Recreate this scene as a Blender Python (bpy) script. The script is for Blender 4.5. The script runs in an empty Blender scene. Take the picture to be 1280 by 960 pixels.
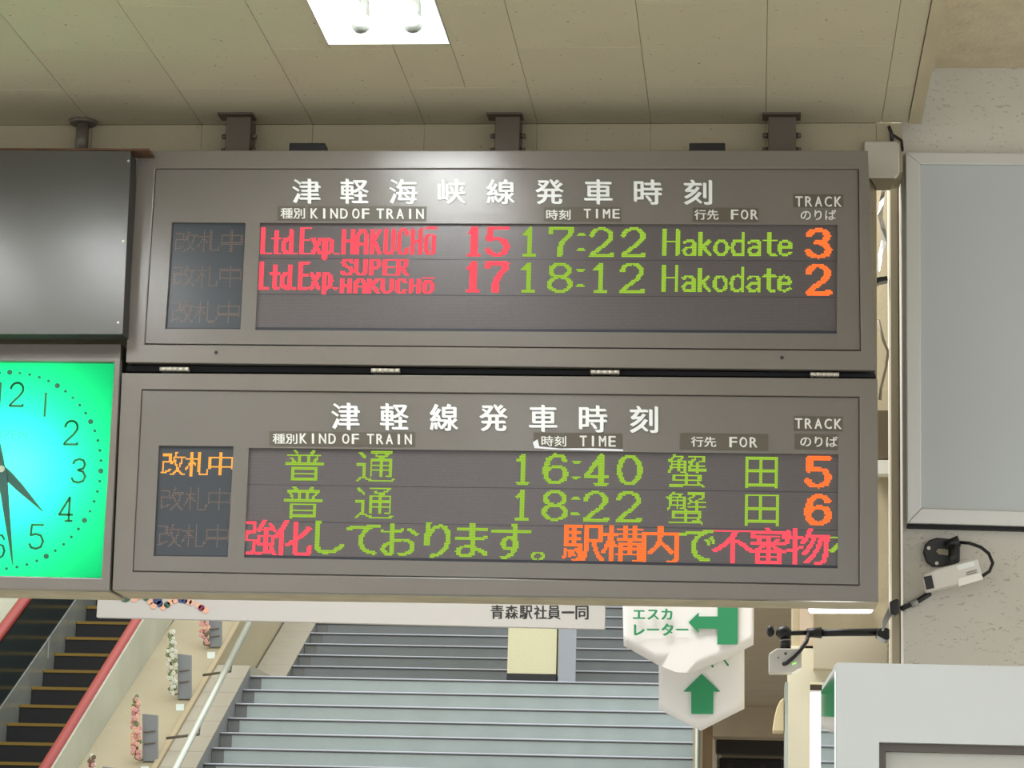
import bpy, bmesh, math, random
from mathutils import Vector, Matrix
random.seed(7)
SC = bpy.context.scene
COL = SC.collection
PI = math.pi

# ------------------------------------------------------------------ camera
F, YAW, PITCH, ROLL = 3182.4, 0.09765, 0.20614, -0.02738
EYE = Vector((0, 0, 1.55))
def _rot():
    B = Matrix(((1, 0, 0), (0, 0, -1), (0, 1, 0)))
    cy, sy, cp, sp, cr, sr = math.cos(YAW), math.sin(YAW), math.cos(PITCH), math.sin(PITCH), math.cos(ROLL), math.sin(ROLL)
    Rz = Matrix(((cy, sy, 0), (-sy, cy, 0), (0, 0, 1)))
    Rx = Matrix(((1, 0, 0), (0, cp, sp), (0, -sp, cp)))
    Rr = Matrix(((cr, sr, 0), (-sr, cr, 0), (0, 0, 1)))
    return Rr @ B @ Rx @ Rz
RM = _rot()
cam = bpy.data.cameras.new('camera')
cam.sensor_width = 36.0
cam.lens = 36.0 * F / 1280.0
cam.clip_start = 0.05
cam.clip_end = 200
camo = bpy.data.objects.new('camera', cam)
COL.objects.link(camo)
_r, _u, _b = RM[0], -RM[1], -RM[2]
camo.matrix_world = Matrix(((_r[0], _u[0], _b[0], EYE.x), (_r[1], _u[1], _b[1], EYE.y), (_r[2], _u[2], _b[2], EYE.z), (0, 0, 0, 1)))
SC.camera = camo

# ------------------------------------------------------------------ world, lights, exposure
SC.view_settings.view_transform = 'Standard'
SC.view_settings.look = 'None'
SC.view_settings.gamma = 1.0
SC.view_settings.use_curve_mapping = False
SC.view_settings.exposure = 0.0
W = bpy.data.worlds.new('world')
SC.world = W
W.use_nodes = True
W.node_tree.nodes['Background'].inputs[0].default_value = (0.97, 0.985, 1.0, 1)
W.node_tree.nodes['Background'].inputs[1].default_value = 1.8
def area(name, loc, size, size_y, power, color=(1, 1, 1), rot=(0, 0, 0)):
    l = bpy.data.lights.new(name, 'AREA')
    l.shape = 'RECTANGLE'; l.size = size; l.size_y = size_y; l.energy = power; l.color = color
    o = bpy.data.objects.new(name, l); o.location = loc; o.rotation_euler = rot
    COL.objects.link(o)
    return o
area('stair_fill_light', (-3.2, 20.0, 8.6), 5.0, 9.0, 130, (1.0, 0.98, 0.94))  # unseen lamp added to brighten the stairs and back area
area('sign_fill_light', (-1.3, 9.3, 5.2), 2.2, 0.5, 170, (1.0, 0.98, 0.94))  # unseen lamp added behind the boards to brighten the hanging signs

# ------------------------------------------------------------------ pixel -> place
def ray(px, py):
    return RM.transposed() @ Vector(((px - 640.0) / F, (py - 480.0) / F, 1.0))
def at(px, py, Y):
    d = ray(px, py)
    return EYE + d * (Y / d.y)
def at_z(px, py, z):
    d = ray(px, py)
    return EYE + d * ((z - EYE.z) / d.z)
def at_slope(px, py, P, m):          # plane through P rising m per metre of depth
    d = ray(px, py)
    t = (P.z - m * P.y - EYE.z) / (d.z - m * d.y)
    return EYE + d * t
def lerp(a, b, t):
    return (a[0] + (b[0] - a[0]) * t, a[1] + (b[1] - a[1]) * t)

# ------------------------------------------------------------------ materials
def lin(c):
    c = c / 255.0
    return c / 12.92 if c <= 0.04045 else ((c + 0.055) / 1.055) ** 2.4
def rgb(r, g, b):
    return (lin(r), lin(g), lin(b), 1)
def mat(name, col, rough=0.5, metal=0.0, spec=0.5, vary=0.0, vscale=6.0, bump=0.0, bscale=80.0, emit=None, estr=1.0):
    m = bpy.data.materials.new(name); m.use_nodes = True
    nt = m.node_tree; N = nt.nodes; L = nt.links; p = N['Principled BSDF']
    p.inputs['Base Color'].default_value = col
    p.inputs['Roughness'].default_value = rough
    p.inputs['Metallic'].default_value = metal
    p.inputs['Specular IOR Level'].default_value = spec
    if emit:
        p.inputs['Emission Color'].default_value = emit
        p.inputs['Emission Strength'].default_value = estr
    if vary or bump:
        tc = N.new('ShaderNodeTexCoord')
    if vary:
        n = N.new('ShaderNodeTexNoise'); n.inputs['Scale'].default_value = vscale; n.inputs['Detail'].default_value = 6
        L.new(tc.outputs['Object'], n.inputs['Vector'])
        r = N.new('ShaderNodeValToRGB')
        r.color_ramp.elements[0].position = 0.3; r.color_ramp.elements[1].position = 0.7
        r.color_ramp.elements[0].color = tuple(max(0, c * (1 - vary)) for c in col[:3]) + (1,)
        r.color_ramp.elements[1].color = tuple(min(1, c * (1 + vary)) for c in col[:3]) + (1,)
        L.new(n.outputs['Fac'], r.inputs['Fac']); L.new(r.outputs['Color'], p.inputs['Base Color'])
    if bump:
        n2 = N.new('ShaderNodeTexNoise'); n2.inputs['Scale'].default_value = bscale; n2.inputs['Detail'].default_value = 4
        L.new(tc.outputs['Object'], n2.inputs['Vector'])
        b = N.new('ShaderNodeBump'); b.inputs['Strength'].default_value = bump; b.inputs['Distance'].default_value = 0.01
        L.new(n2.outputs['Fac'], b.inputs['Height']); L.new(b.outputs['Normal'], p.inputs['Normal'])
    return m

def flecked(name, col, fleck, scale, size, stretch=(1, 1, 1), bump=0.3):
    """plaster board with scattered worm-hole flecks"""
    m = mat(name, col, 0.85, spec=0.2, vary=0.05, vscale=2.0)
    nt = m.node_tree; N = nt.nodes; L = nt.links; p = N['Principled BSDF']
    base = p.inputs['Base Color'].links[0].from_socket
    tc = N.new('ShaderNodeTexCoord'); mp = N.new('ShaderNodeMapping'); mp.inputs['Scale'].default_value = stretch
    nz = N.new('ShaderNodeTexNoise'); nz.inputs['Scale'].default_value = scale * 0.8
    L.new(tc.outputs['Object'], mp.inputs['Vector'])
    L.new(mp.outputs['Vector'], nz.inputs['Vector'])
    mix = N.new('ShaderNodeMixRGB'); mix.blend_type = 'LINEAR_LIGHT'; mix.inputs[0].default_value = 0.03
    L.new(mp.outputs['Vector'], mix.inputs[1]); L.new(nz.outputs['Color'], mix.inputs[2])
    v = N.new('ShaderNodeTexVoronoi'); v.inputs['Scale'].default_value = scale; v.inputs['Randomness'].default_value = 1.0
    L.new(mix.outputs['Color'], v.inputs['Vector'])
    # per-cell random radius
    sep = N.new('ShaderNodeSeparateColor'); L.new(v.outputs['Color'], sep.inputs['Color'])
    mul = N.new('ShaderNodeMath'); mul.operation = 'MULTIPLY'; mul.inputs[1].default_value = size
    L.new(sep.outputs['Red'], mul.inputs[0])
    lt = N.new('ShaderNodeMath'); lt.operation = 'LESS_THAN'
    L.new(v.outputs['Distance'], lt.inputs[0]); L.new(mul.outputs[0], lt.inputs[1])
    mx = N.new('ShaderNodeMixRGB'); mx.inputs[2].default_value = fleck
    L.new(lt.outputs[0], mx.inputs[0]); L.new(base, mx.inputs[1]); L.new(mx.outputs[0], p.inputs['Base Color'])
    b = N.new('ShaderNodeBump'); b.invert = True; b.inputs['Strength'].default_value = bump; b.inputs['Distance'].default_value = 0.004
    L.new(lt.outputs[0], b.inputs['Height']); L.new(b.outputs['Normal'], p.inputs['Normal'])
    return m

M = {}
M['ceil'] = flecked('ceiling_board', rgb(197, 189, 163), rgb(132, 124, 102), 34, 0.15, (1.0, 1.7, 1.7))
M['bulk'] = flecked('shaded_bulkhead_board', rgb(166, 156, 130), rgb(120, 112, 94), 34, 0.15, (1.7, 1.0, 1.7))  # ceiling board again, darkened to paint in the recess shade
M['stucco'] = flecked('rough_stucco', rgb(200, 196, 184), rgb(180, 175, 162), 62, 0.3, (0.5, 1.0, 1.4), 0.9)
M['stucco_hi'] = mat('rough_plaster', rgb(214, 202, 174), 0.9, spec=0.15, vary=0.07, vscale=12, bump=0.5, bscale=60)
M['cream'] = mat('cream_paint', rgb(236, 230, 204), 0.6, vary=0.03, vscale=3)
M['beige'] = mat('beige_wall', rgb(188, 176, 146), 0.8, vary=0.05, vscale=4, bump=0.15, bscale=60)
M['void'] = mat('dark_void', rgb(26, 24, 24), 0.9)
M['floor'] = mat('floor_stone', rgb(186, 182, 172), 0.5, vary=0.08, vscale=3)
M['housing'] = mat('board_paint', rgb(116, 110, 102), 0.25, spec=0.55, vary=0.03, vscale=4)
M['face'] = mat('board_face_paint', rgb(112, 107, 100), 0.25, spec=0.55, vary=0.03, vscale=3)
M['panelgrey'] = mat('blank_panel_paint', rgb(76, 75, 70), 0.24, spec=0.6, vary=0.06, vscale=3)
M['underside'] = mat('underside_tape', rgb(172, 163, 136), 0.7, vary=0.15, vscale=9)
M['dark_strip'] = mat('dark_strip_navy', rgb(36, 38, 50), 0.5)  # recess shade painted in navy, also colours the module joints
M['led'] = mat('led_matrix', rgb(94, 88, 88), 0.3, spec=0.5)
M['leddark'] = mat('led_matrix_slate', rgb(50, 56, 62), 0.3, spec=0.6)
M['white'] = mat('white_letter', rgb(234, 237, 233), 0.4)
M['label'] = mat('label_plate', rgb(86, 80, 66), 0.45)
M['labeltext'] = mat('label_lettering', rgb(222, 222, 214), 0.4)
M['black'] = mat('black_plastic', rgb(22, 22, 23), 0.45)
M['gap'] = mat('black_gap', rgb(10, 10, 14), 0.7)
M['darkmetal'] = mat('dark_post_paint', rgb(88, 78, 66), 0.5, vary=0.06)
M['pipe'] = mat('pipe_paint', rgb(96, 90, 78), 0.4)
M['steel'] = mat('brushed_steel', rgb(186, 192, 180), 0.28, metal=0.5, vary=0.12, vscale=2)
M['alu'] = mat('aluminium_frame', rgb(206, 206, 202), 0.38, metal=0.35)
M['hinge'] = mat('hinge_metal', rgb(196, 190, 176), 0.4, metal=0.4)
M['rust'] = mat('rusty_edge', rgb(96, 66, 44), 0.8, vary=0.3, vscale=30)
M['notice'] = mat('notice_sheet', rgb(186, 191, 192), 0.3, spec=0.5, vary=0.02, vscale=2)
M['kiosk'] = mat('kiosk_paint', rgb(212, 217, 216), 0.4, vary=0.015, vscale=3)
M['kioskside'] = mat('kiosk_mirror_side', rgb(214, 216, 214), 0.04, metal=1.0)
M['kioskframe'] = mat('kiosk_dark_frame', rgb(92, 84, 76), 0.4)
M['kioskscreen'] = mat('kiosk_pale_panel', rgb(206, 206, 196), 0.4)
M['plastic'] = mat('grey_white_plastic', rgb(214, 210, 200), 0.4)
M['clip'] = mat('clear_clip', rgb(150, 150, 142), 0.3)
M['sign'] = mat('sign_sheet', rgb(248, 245, 242), 0.6, vary=0.015, vscale=5)
M['green'] = mat('arrow_green', rgb(48, 150, 98), 0.6)
M['paper'] = mat('banner_board', rgb(238, 236, 226), 0.6)
M['ink'] = mat('black_ink', rgb(42, 42, 40), 0.6)
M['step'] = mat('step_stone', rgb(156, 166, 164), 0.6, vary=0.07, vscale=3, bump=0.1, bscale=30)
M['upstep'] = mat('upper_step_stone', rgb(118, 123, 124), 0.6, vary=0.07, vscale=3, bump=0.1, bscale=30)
M['stepdark'] = mat('dark_step_stone', rgb(112, 114, 112), 0.6, vary=0.06)  # tile bed stone, also paints shade and dirt at the step ends
M['nosing'] = mat('nosing_metal', rgb(176, 178, 184), 0.35, metal=0.5)
M['riserline'] = mat('nosing_rubber', rgb(84, 80, 76), 0.6)
M['deck'] = mat('deck_plaster', rgb(164, 154, 126), 0.75, vary=0.05, vscale=2)
M['decktile'] = mat('deck_tile', rgb(154, 148, 130), 0.5, vary=0.06, vscale=3)
M['ridge'] = mat('deck_ridge', rgb(166, 152, 120), 0.6)
M['pillar'] = mat('pillar_plaster', rgb(206, 202, 166), 0.8, bump=0.2, bscale=40)
M['greypost'] = mat('grey_post_paint', rgb(150, 154, 160), 0.5)
M['handred'] = mat('red_handrail_rubber', rgb(158, 66, 60), 0.4)
M['escstep'] = mat('escalator_step', rgb(24, 25, 27), 0.5)
M['yellow'] = mat('step_edge_yellow', rgb(146, 118, 46), 0.6)
M['escglass'] = mat('dark_balustrade', rgb(40, 50, 48), 0.12, spec=0.7)
M['tubewhite'] = mat('fixture_enamel', rgb(245, 246, 244), 0.4)
M['socket'] = mat('lamp_socket', rgb(112, 116, 108), 0.5)
M['tube'] = mat('lamp_tube', rgb(255, 255, 255), 0.4, emit=(1, 1, 0.97, 1), estr=9.0)
M['tubeback'] = mat('distant_tube', rgb(255, 255, 255), 0.4, emit=(0.97, 0.98, 1, 1), estr=6.0)
M['lampyellow'] = mat('warm_lamp', rgb(255, 250, 200), 0.4, emit=(1, 0.93, 0.6, 1), estr=3.0)
M['daylight'] = mat('bright_window', rgb(255, 255, 255), 0.4, emit=(0.97, 0.97, 1, 1), estr=2.2)
M['clockhand'] = mat('clock_hand', rgb(36, 84, 74), 0.5)
M['clockmark'] = mat('clock_mark', rgb(14, 92, 70), 0.5)
M['clockname'] = mat('clock_name', rgb(60, 200, 160), 0.5)
M['pin'] = mat('clock_pin', rgb(190, 196, 176), 0.3, metal=0.6)
M['inner'] = mat('clock_inner', rgb(240, 250, 245), 0.7)
for n_, c_ in (('pink', (212, 158, 152)), ('petalwhite', (206, 208, 190)), ('leafgreen', (120, 134, 92)), ('stem', (112, 96, 76)), ('peach', (228, 178, 152)), ('navy', (58, 72, 120)), ('forest', (60, 96, 74)), ('plum', (130, 50, 84)), ('greypanel', (128, 132, 132)), ('tagblue', (196, 206, 196))):
    M[n_] = mat(n_, rgb(*c_), 0.7)
def emitter(name, col, s):
    m = bpy.data.materials.new(name); m.use_nodes = True; nt = m.node_tree
    nt.nodes.remove(nt.nodes['Principled BSDF'])
    e = nt.nodes.new('ShaderNodeEmission'); e.inputs[0].default_value = col; e.inputs[1].default_value = s
    nt.links.new(e.outputs[0], nt.nodes['Material Output'].inputs[0])
    return m
M['ledred'] = emitter('led_red', rgb(255, 78, 92), 1.5)
M['ledgreen'] = emitter('led_green', rgb(154, 196, 58), 1.2)
M['ledorange'] = emitter('led_orange', rgb(255, 112, 48), 1.5)
M['ledamber'] = emitter('led_amber', rgb(255, 172, 74), 1.4)
M['ledghost'] = mat('led_unlit', rgb(140, 112, 92), 0.4)
M['sensorled'] = emitter('sensor_led', rgb(150, 240, 110), 1.5)
# backlit clock dial: green acrylic that lets the lamps behind it through
m = bpy.data.materials.new('backlit_dial'); m.use_nodes = True
nt = m.node_tree; nt.nodes.remove(nt.nodes['Principled BSDF'])
t_ = nt.nodes.new('ShaderNodeBsdfTranslucent'); t_.inputs[0].default_value = (0.17, 0.98, 0.62, 1)
nt.links.new(t_.outputs[0], nt.nodes['Material Output'].inputs[0])
M['dial'] = m
# unlit lamps of the matrix: a fine grid tint
def grid_tint(m, sx, sy, amt):
    nt = m.node_tree; N = nt.nodes; L = nt.links; p = N['Principled BSDF']
    c = p.inputs['Base Color'].default_value[:]
    tc = N.new('ShaderNodeTexCoord'); wv = N.new('ShaderNodeTexWave'); wv.bands_direction = 'Z'; wv.inputs['Scale'].default_value = sy
    L.new(tc.outputs['Object'], wv.inputs['Vector'])
    nz = N.new('ShaderNodeTexNoise'); nz.inputs['Scale'].default_value = 90
    L.new(tc.outputs['Object'], nz.inputs['Vector'])
    ad = N.new('ShaderNodeMath'); ad.operation = 'MULTIPLY'; L.new(wv.outputs['Fac'], ad.inputs[0]); L.new(nz.outputs['Fac'], ad.inputs[1])
    mx = N.new('ShaderNodeMixRGB')
    mx.inputs[1].default_value = tuple(x * (1 - amt) for x in c[:3]) + (1,)
    mx.inputs[2].default_value = tuple(x * (1 + amt) for x in c[:3]) + (1,)
    L.new(ad.outputs[0], mx.inputs[0]); L.new(mx.outputs[0], p.inputs['Base Color'])
grid_tint(M['led'], 60, 65, 0.22)

# ------------------------------------------------------------------ mesh helpers
class MB:
    def __init__(s): s.v = []; s.f = []; s.sm = []
    def add(s, vs, fs, smooth=False):
        b = len(s.v); s.v += [tuple(v) for v in vs]
        s.f += [tuple(i + b for i in f) for f in fs]; s.sm += [smooth] * len(fs)
        return s
    def box(s, a, b):
        x0, y0, z0 = a; x1, y1, z1 = b
        return s.add([(x0, y0, z0), (x1, y0, z0), (x1, y1, z0), (x0, y1, z0), (x0, y0, z1), (x1, y0, z1), (x1, y1, z1), (x0, y1, z1)],
                     [(0, 3, 2, 1), (4, 5, 6, 7), (0, 1, 5, 4), (1, 2, 6, 5), (2, 3, 7, 6), (3, 0, 4, 7)])
    def prism(s, pts, off):
        n = len(pts); off = Vector(off); pts = [Vector(p) for p in pts]
        vs = pts + [p + off for p in pts]
        fs = [tuple(range(n)), tuple(range(2 * n - 1, n - 1, -1))] + [(i, i + n, (i + 1) % n + n, (i + 1) % n) for i in range(n)]
        return s.add(vs, fs)
    def slab(s, poly, Y0, Y1):                     # outline given where it is seen at depth Y0, extruded straight back
        return s.prism([at(x, y, Y0) for x, y in poly], (0, Y1 - Y0, 0))
    def ring(s, outer, inner, Y0, Y1):
        n = len(outer); o = [at(x, y, Y0) for x, y in outer]; i = [at(x, y, Y0) for x, y in inner]
        d = Vector((0, Y1 - Y0, 0)); vs = o + i + [p + d for p in o] + [p + d for p in i]
        fs = []
        for k in range(n):
            q = (k + 1) % n
            fs += [(k, q, n + q, n + k), (2 * n + k, 3 * n + k, 3 * n + q, 2 * n + q), (k, 2 * n + k, 2 * n + q, q), (n + k, n + q, 3 * n + q, 3 * n + k)]
        return s.add(vs, fs)
    def tube(s, pts, r, n=10, cap=True):
        pts = [Vector(p) for p in pts]; rs = r if isinstance(r, (list, tuple)) else [r] * len(pts)
        b = len(s.v); prev = None
        for k, p in enumerate(pts):
            t = (pts[min(k + 1, len(pts) - 1)] - pts[max(k - 1, 0)]).normalized()
            if prev is None:
                a = Vector((0, 0, 1)) if abs(t.z) < 0.9 else Vector((1, 0, 0))
                u = t.cross(a).normalized()
            else:
                u = (prev - t * prev.dot(t)).normalized()
            w = t.cross(u); prev = u
            for j in range(n):
                an = 2 * PI * j / n
                s.v.append(tuple(p + (u * math.cos(an) + w * math.sin(an)) * rs[k]))
        for k in range(len(pts) - 1):
            for j in range(n):
                q = (j + 1) % n
                s.f.append((b + k * n + j, b + k * n + q, b + (k + 1) * n + q, b + (k + 1) * n + j)); s.sm.append(True)
        if cap:
            s.f.append(tuple(b + j for j in range(n - 1, -1, -1))); s.sm.append(False)
            e = b + (len(pts) - 1) * n
            s.f.append(tuple(e + j for j in range(n))); s.sm.append(False)
        return s
    def ball(s, c, r, nu=8, nv=5, sc=(1, 1, 1)):
        vs = []; fs = []; c = Vector(c)
        for i in range(nv + 1):
            th = PI * i / nv
            for j in range(nu):
                ph = 2 * PI * j / nu
                vs.append((c.x + r * sc[0] * math.sin(th) * math.cos(ph), c.y + r * sc[1] * math.sin(th) * math.sin(ph), c.z + r * sc[2] * math.cos(th)))
        for i in range(nv):
            for j in range(nu):
                q = (j + 1) % nu
                fs.append((i * nu + j, (i + 1) * nu + j, (i + 1) * nu + q, i * nu + q))
        return s.add(vs, fs, True)
    def disc(s, c, r, d=0.004, n=18):              # coin facing the hall (-Y)
        c = Vector(c)
        return s.prism([c + Vector((r * math.cos(2 * PI * k / n), 0, r * math.sin(2 * PI * k / n))) for k in range(n)], (0, d, 0))
    def build(s, name, m, parent=None, bevel=0.0, seg=2):
        me = bpy.data.meshes.new(name); me.from_pydata(s.v, [], s.f)
        bm = bmesh.new(); bm.from_mesh(me)
        bmesh.ops.recalc_face_normals(bm, faces=bm.faces); bm.to_mesh(me); bm.free()
        for p, k in zip(me.polygons, s.sm): p.use_smooth = k
        me.materials.append(m if not isinstance(m, str) else M[m]); me.update()
        return link(name, me, parent, bevel, seg)
def link(name, me, parent=None, bevel=0.0, seg=2):
    o = bpy.data.objects.new(name, me); COL.objects.link(o)
    if parent is not None:
        o.parent = parent
        o.matrix_parent_inverse = world_of(parent).inverted()
    if bevel:
        b = o.modifiers.new('bevel', 'BEVEL'); b.width = bevel; b.segments = seg; b.limit_method = 'ANGLE'; b.angle_limit = 0.7
    return o
def world_of(o):
    return ((world_of(o.parent) @ o.matrix_parent_inverse) if o.parent else Matrix.Identity(4)) @ o.matrix_basis
def empty(name, loc, label=None, cat=None, group=None, rz=0.0):
    o = bpy.data.objects.new(name, None); o.location = loc; o.rotation_euler = (0, 0, rz); o.empty_display_size = 0.1
    COL.objects.link(o)
    return tag(o, label, cat, group)
def tag(o, label=None, cat=None, group=None, kind=None):
    if label: o['label'] = label
    if cat: o['category'] = cat
    if group: o['group'] = group
    if kind: o['kind'] = kind
    return o
def struct(o): o['kind'] = 'structure'; return o

# ------------------------------------------------------------------ lettering
_tx = {}
def glyph_mesh(s, bold=0.0, depth=0.0):
    key = (s, bold, depth)
    if key in _tx: return _tx[key]
    c = bpy.data.curves.new('lettering', 'FONT'); c.body = s; c.resolution_u = 3; c.offset = bold; c.extrude = depth
    o = bpy.data.objects.new('lettering', c); COL.objects.link(o)
    bpy.context.view_layer.update()
    me = bpy.data.meshes.new_from_object(o.evaluated_get(bpy.context.evaluated_depsgraph_get()))
    me.calc_loop_triangles()
    V = [v.co.copy() for v in me.vertices]; T = [tuple(t.vertices) for t in me.loop_triangles]
    bpy.data.objects.remove(o); bpy.data.curves.remove(c); bpy.data.meshes.remove(me)
    x0 = min(v.x for v in V); x1 = max(v.x for v in V); y0 = min(v.y for v in V); y1 = max(v.y for v in V)
    r = ([((v.x - x0) / (x1 - x0), (y1 - v.y) / (y1 - y0), v.z) for v in V], T)
    _tx[key] = r
    return r
def letters(mb, s, box, Y, bold=0.012, depth=0.0, shear=0.0):
    """box = (x0, y0, x1, y1) where the letters are seen at depth Y; depth in metres"""
    V, T = glyph_mesh(s, 0.0, depth)
    x0, y0, x1, y1 = box
    e = bold * (y1 - y0)
    for ox, oy, oz in (((-e, -e * .5, 0), (e, e * .5, 0.00008), (0, 0, 0.00016)) if bold else ((0, 0, 0),)):
        pts = []
        for a, b, z in V:
            x = x0 + (x1 - x0) * a + ox; y = y0 + (y1 - y0) * b + shear * (x1 - x0) * a + oy
            p = at(x, y, Y); p.y -= z + oz; pts.append(p)
        mb.add(pts, T)
    return mb

# stroke letters for the lamp matrix and the clock (unit boxes, y down)
def arc(cx, cy, rx, ry, a0, a1, n=14):
    return [(cx + rx * math.cos(math.radians(a0 + (a1 - a0) * k / n)), cy + ry * math.sin(math.radians(a0 + (a1 - a0) * k / n))) for k in range(n + 1)]
ST = {
 '0': [arc(.5, .5, .5, .5, 0, 360, 28)],
 '1': [[(.12, .2), (.35, .13), (.55, 0), (.55, 1)], [(.15, 1), (.95, 1)]],
 '2': [[(.04, .26)] + arc(.5, .28, .46, .28, 190, 380, 14) + [(.72, .56), (.4, .74), (.1, .92), (.03, 1), (1, 1), (1, .93)]],
 '3': [[(.04, .2), (.18, .06), (.5, 0), (.8, .06), (.93, .23), (.82, .4), (.42, .47), (.82, .54), (1, .74), (.86, .93), (.5, 1), (.15, .95), (0, .8)]],
 '4': [[(.72, 1), (.72, 0), (0, .74), (1, .74)], [(.45, 1), (.98, 1)]],
 '5': [[(.95, 0), (.1, 0), (.06, .44), (.4, .38), (.8, .44), (1, .68), (.85, .92), (.5, 1), (.15, .95), (0, .8)]],
 '6': [[(.94, .2), (.78, .04), (.48, 0), (.16, .14), (.01, .5), (.05, .8), (.28, .98), (.6, 1), (.9, .88), (1, .68), (.88, .47), (.55, .4), (.2, .47), (.03, .62)]],
 '7': [[(0, .15), (0, 0), (1, 0), (.92, .2), (.55, .52), (.45, .75), (.45, 1)]],
 '8': [arc(.5, .24, .44, .24, 0, 360, 22), arc(.5, .74, .5, .26, 0, 360, 22)],
 '9': [[(1 - x, 1 - y) for x, y in [(.94, .2), (.78, .04), (.48, 0), (.16, .14), (.01, .5), (.05, .8), (.28, .98), (.6, 1), (.9, .88), (1, .68), (.88, .47), (.55, .4), (.2, .47), (.03, .62)]]],
 ':': [[(.1, .2), (.9, .2)], [(.1, .8), (.9, .8)]],
 'L': [[(.1, 0), (.1, 1), (1, 1)]], 't': [[(.45, .12), (.45, .92), (.6, 1), (1, 1)], [(0, .42), (1, .42)]],
 'd': [[(.9, .1), (.9, 1)], [(.9, .5), (.6, .4), (.2, .45), (.05, .7), (.2, .97), (.6, 1), (.9, .9)]],
 '.': [[(.3, 1), (.7, 1)]], 'E': [[(1, 0), (.1, 0), (.1, 1), (1, 1)], [(.1, .48), (.85, .48)]],
 'x': [[(.05, .42), (.95, 1)], [(.95, .42), (.05, 1)]],
 'p': [[(.1, .42), (.1, 1.2)], [(.1, .5), (.5, .42), (.85, .5), (.95, .7), (.85, .92), (.5, 1), (.1, .93)]],
 'H': [[(.1, 0), (.1, 1)], [(.9, 0), (.9, 1)], [(.1, .48), (.9, .48)]],
 'A': [[(.08, 1), (.1, .25), (.35, 0), (.65, 0), (.9, .25), (.92, 1)], [(.1, .58), (.9, .58)]],
 'K': [[(.1, 0), (.1, 1)], [(.92, 0), (.2, .52)], [(.35, .42), (.95, 1)]],
 'U': [[(.1, 0), (.1, .85), (.3, 1), (.7, 1), (.9, .85), (.9, 0)]],
 'C': [[(.92, .22), (.75, 0), (.3, 0), (.1, .18), (.1, .82), (.3, 1), (.75, 1), (.92, .78)]],
 'O': [[(.3, 0), (.7, 0), (.9, .18), (.9, .82), (.7, 1), (.3, 1), (.1, .82), (.1, .18), (.3, 0)]],
 'Q': [[(.3, .2), (.7, .2), (.9, .34), (.9, .82), (.7, 1), (.3, 1), (.1, .82), (.1, .34), (.3, .2)], [(.12, -.06), (.95, -.06)]],
 'S': [[(.92, .18), (.75, 0), (.25, 0), (.1, .15), (.15, .4), (.85, .55), (.92, .82), (.75, 1), (.25, 1), (.06, .82)]],
 'P': [[(.1, 1), (.1, 0), (.75, 0), (.92, .15), (.92, .4), (.75, .55), (.1, .55)]],
 'R': [[(.1, 1), (.1, 0), (.75, 0), (.92, .15), (.92, .38), (.75, .52), (.1, .52)], [(.5, .52), (.95, 1)]],
 'a': [[(.1, .5), (.4, .42), (.75, .44), (.9, .55), (.9, 1)], [(.9, .68), (.35, .7), (.08, .83), (.25, .99), (.6, 1), (.9, .9)]],
 'k': [[(.15, .12), (.15, 1)], [(.85, .44), (.2, .76)], [(.4, .66), (.92, 1)]],
 'o': [arc(.5, .71, .42, .29, 0, 360, 20)],
 'e': [[(.08, .7), (.92, .7), (.85, .5), (.5, .42), (.2, .48), (.06, .7), (.2, .95), (.55, 1), (.92, .9)]],
}
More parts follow.
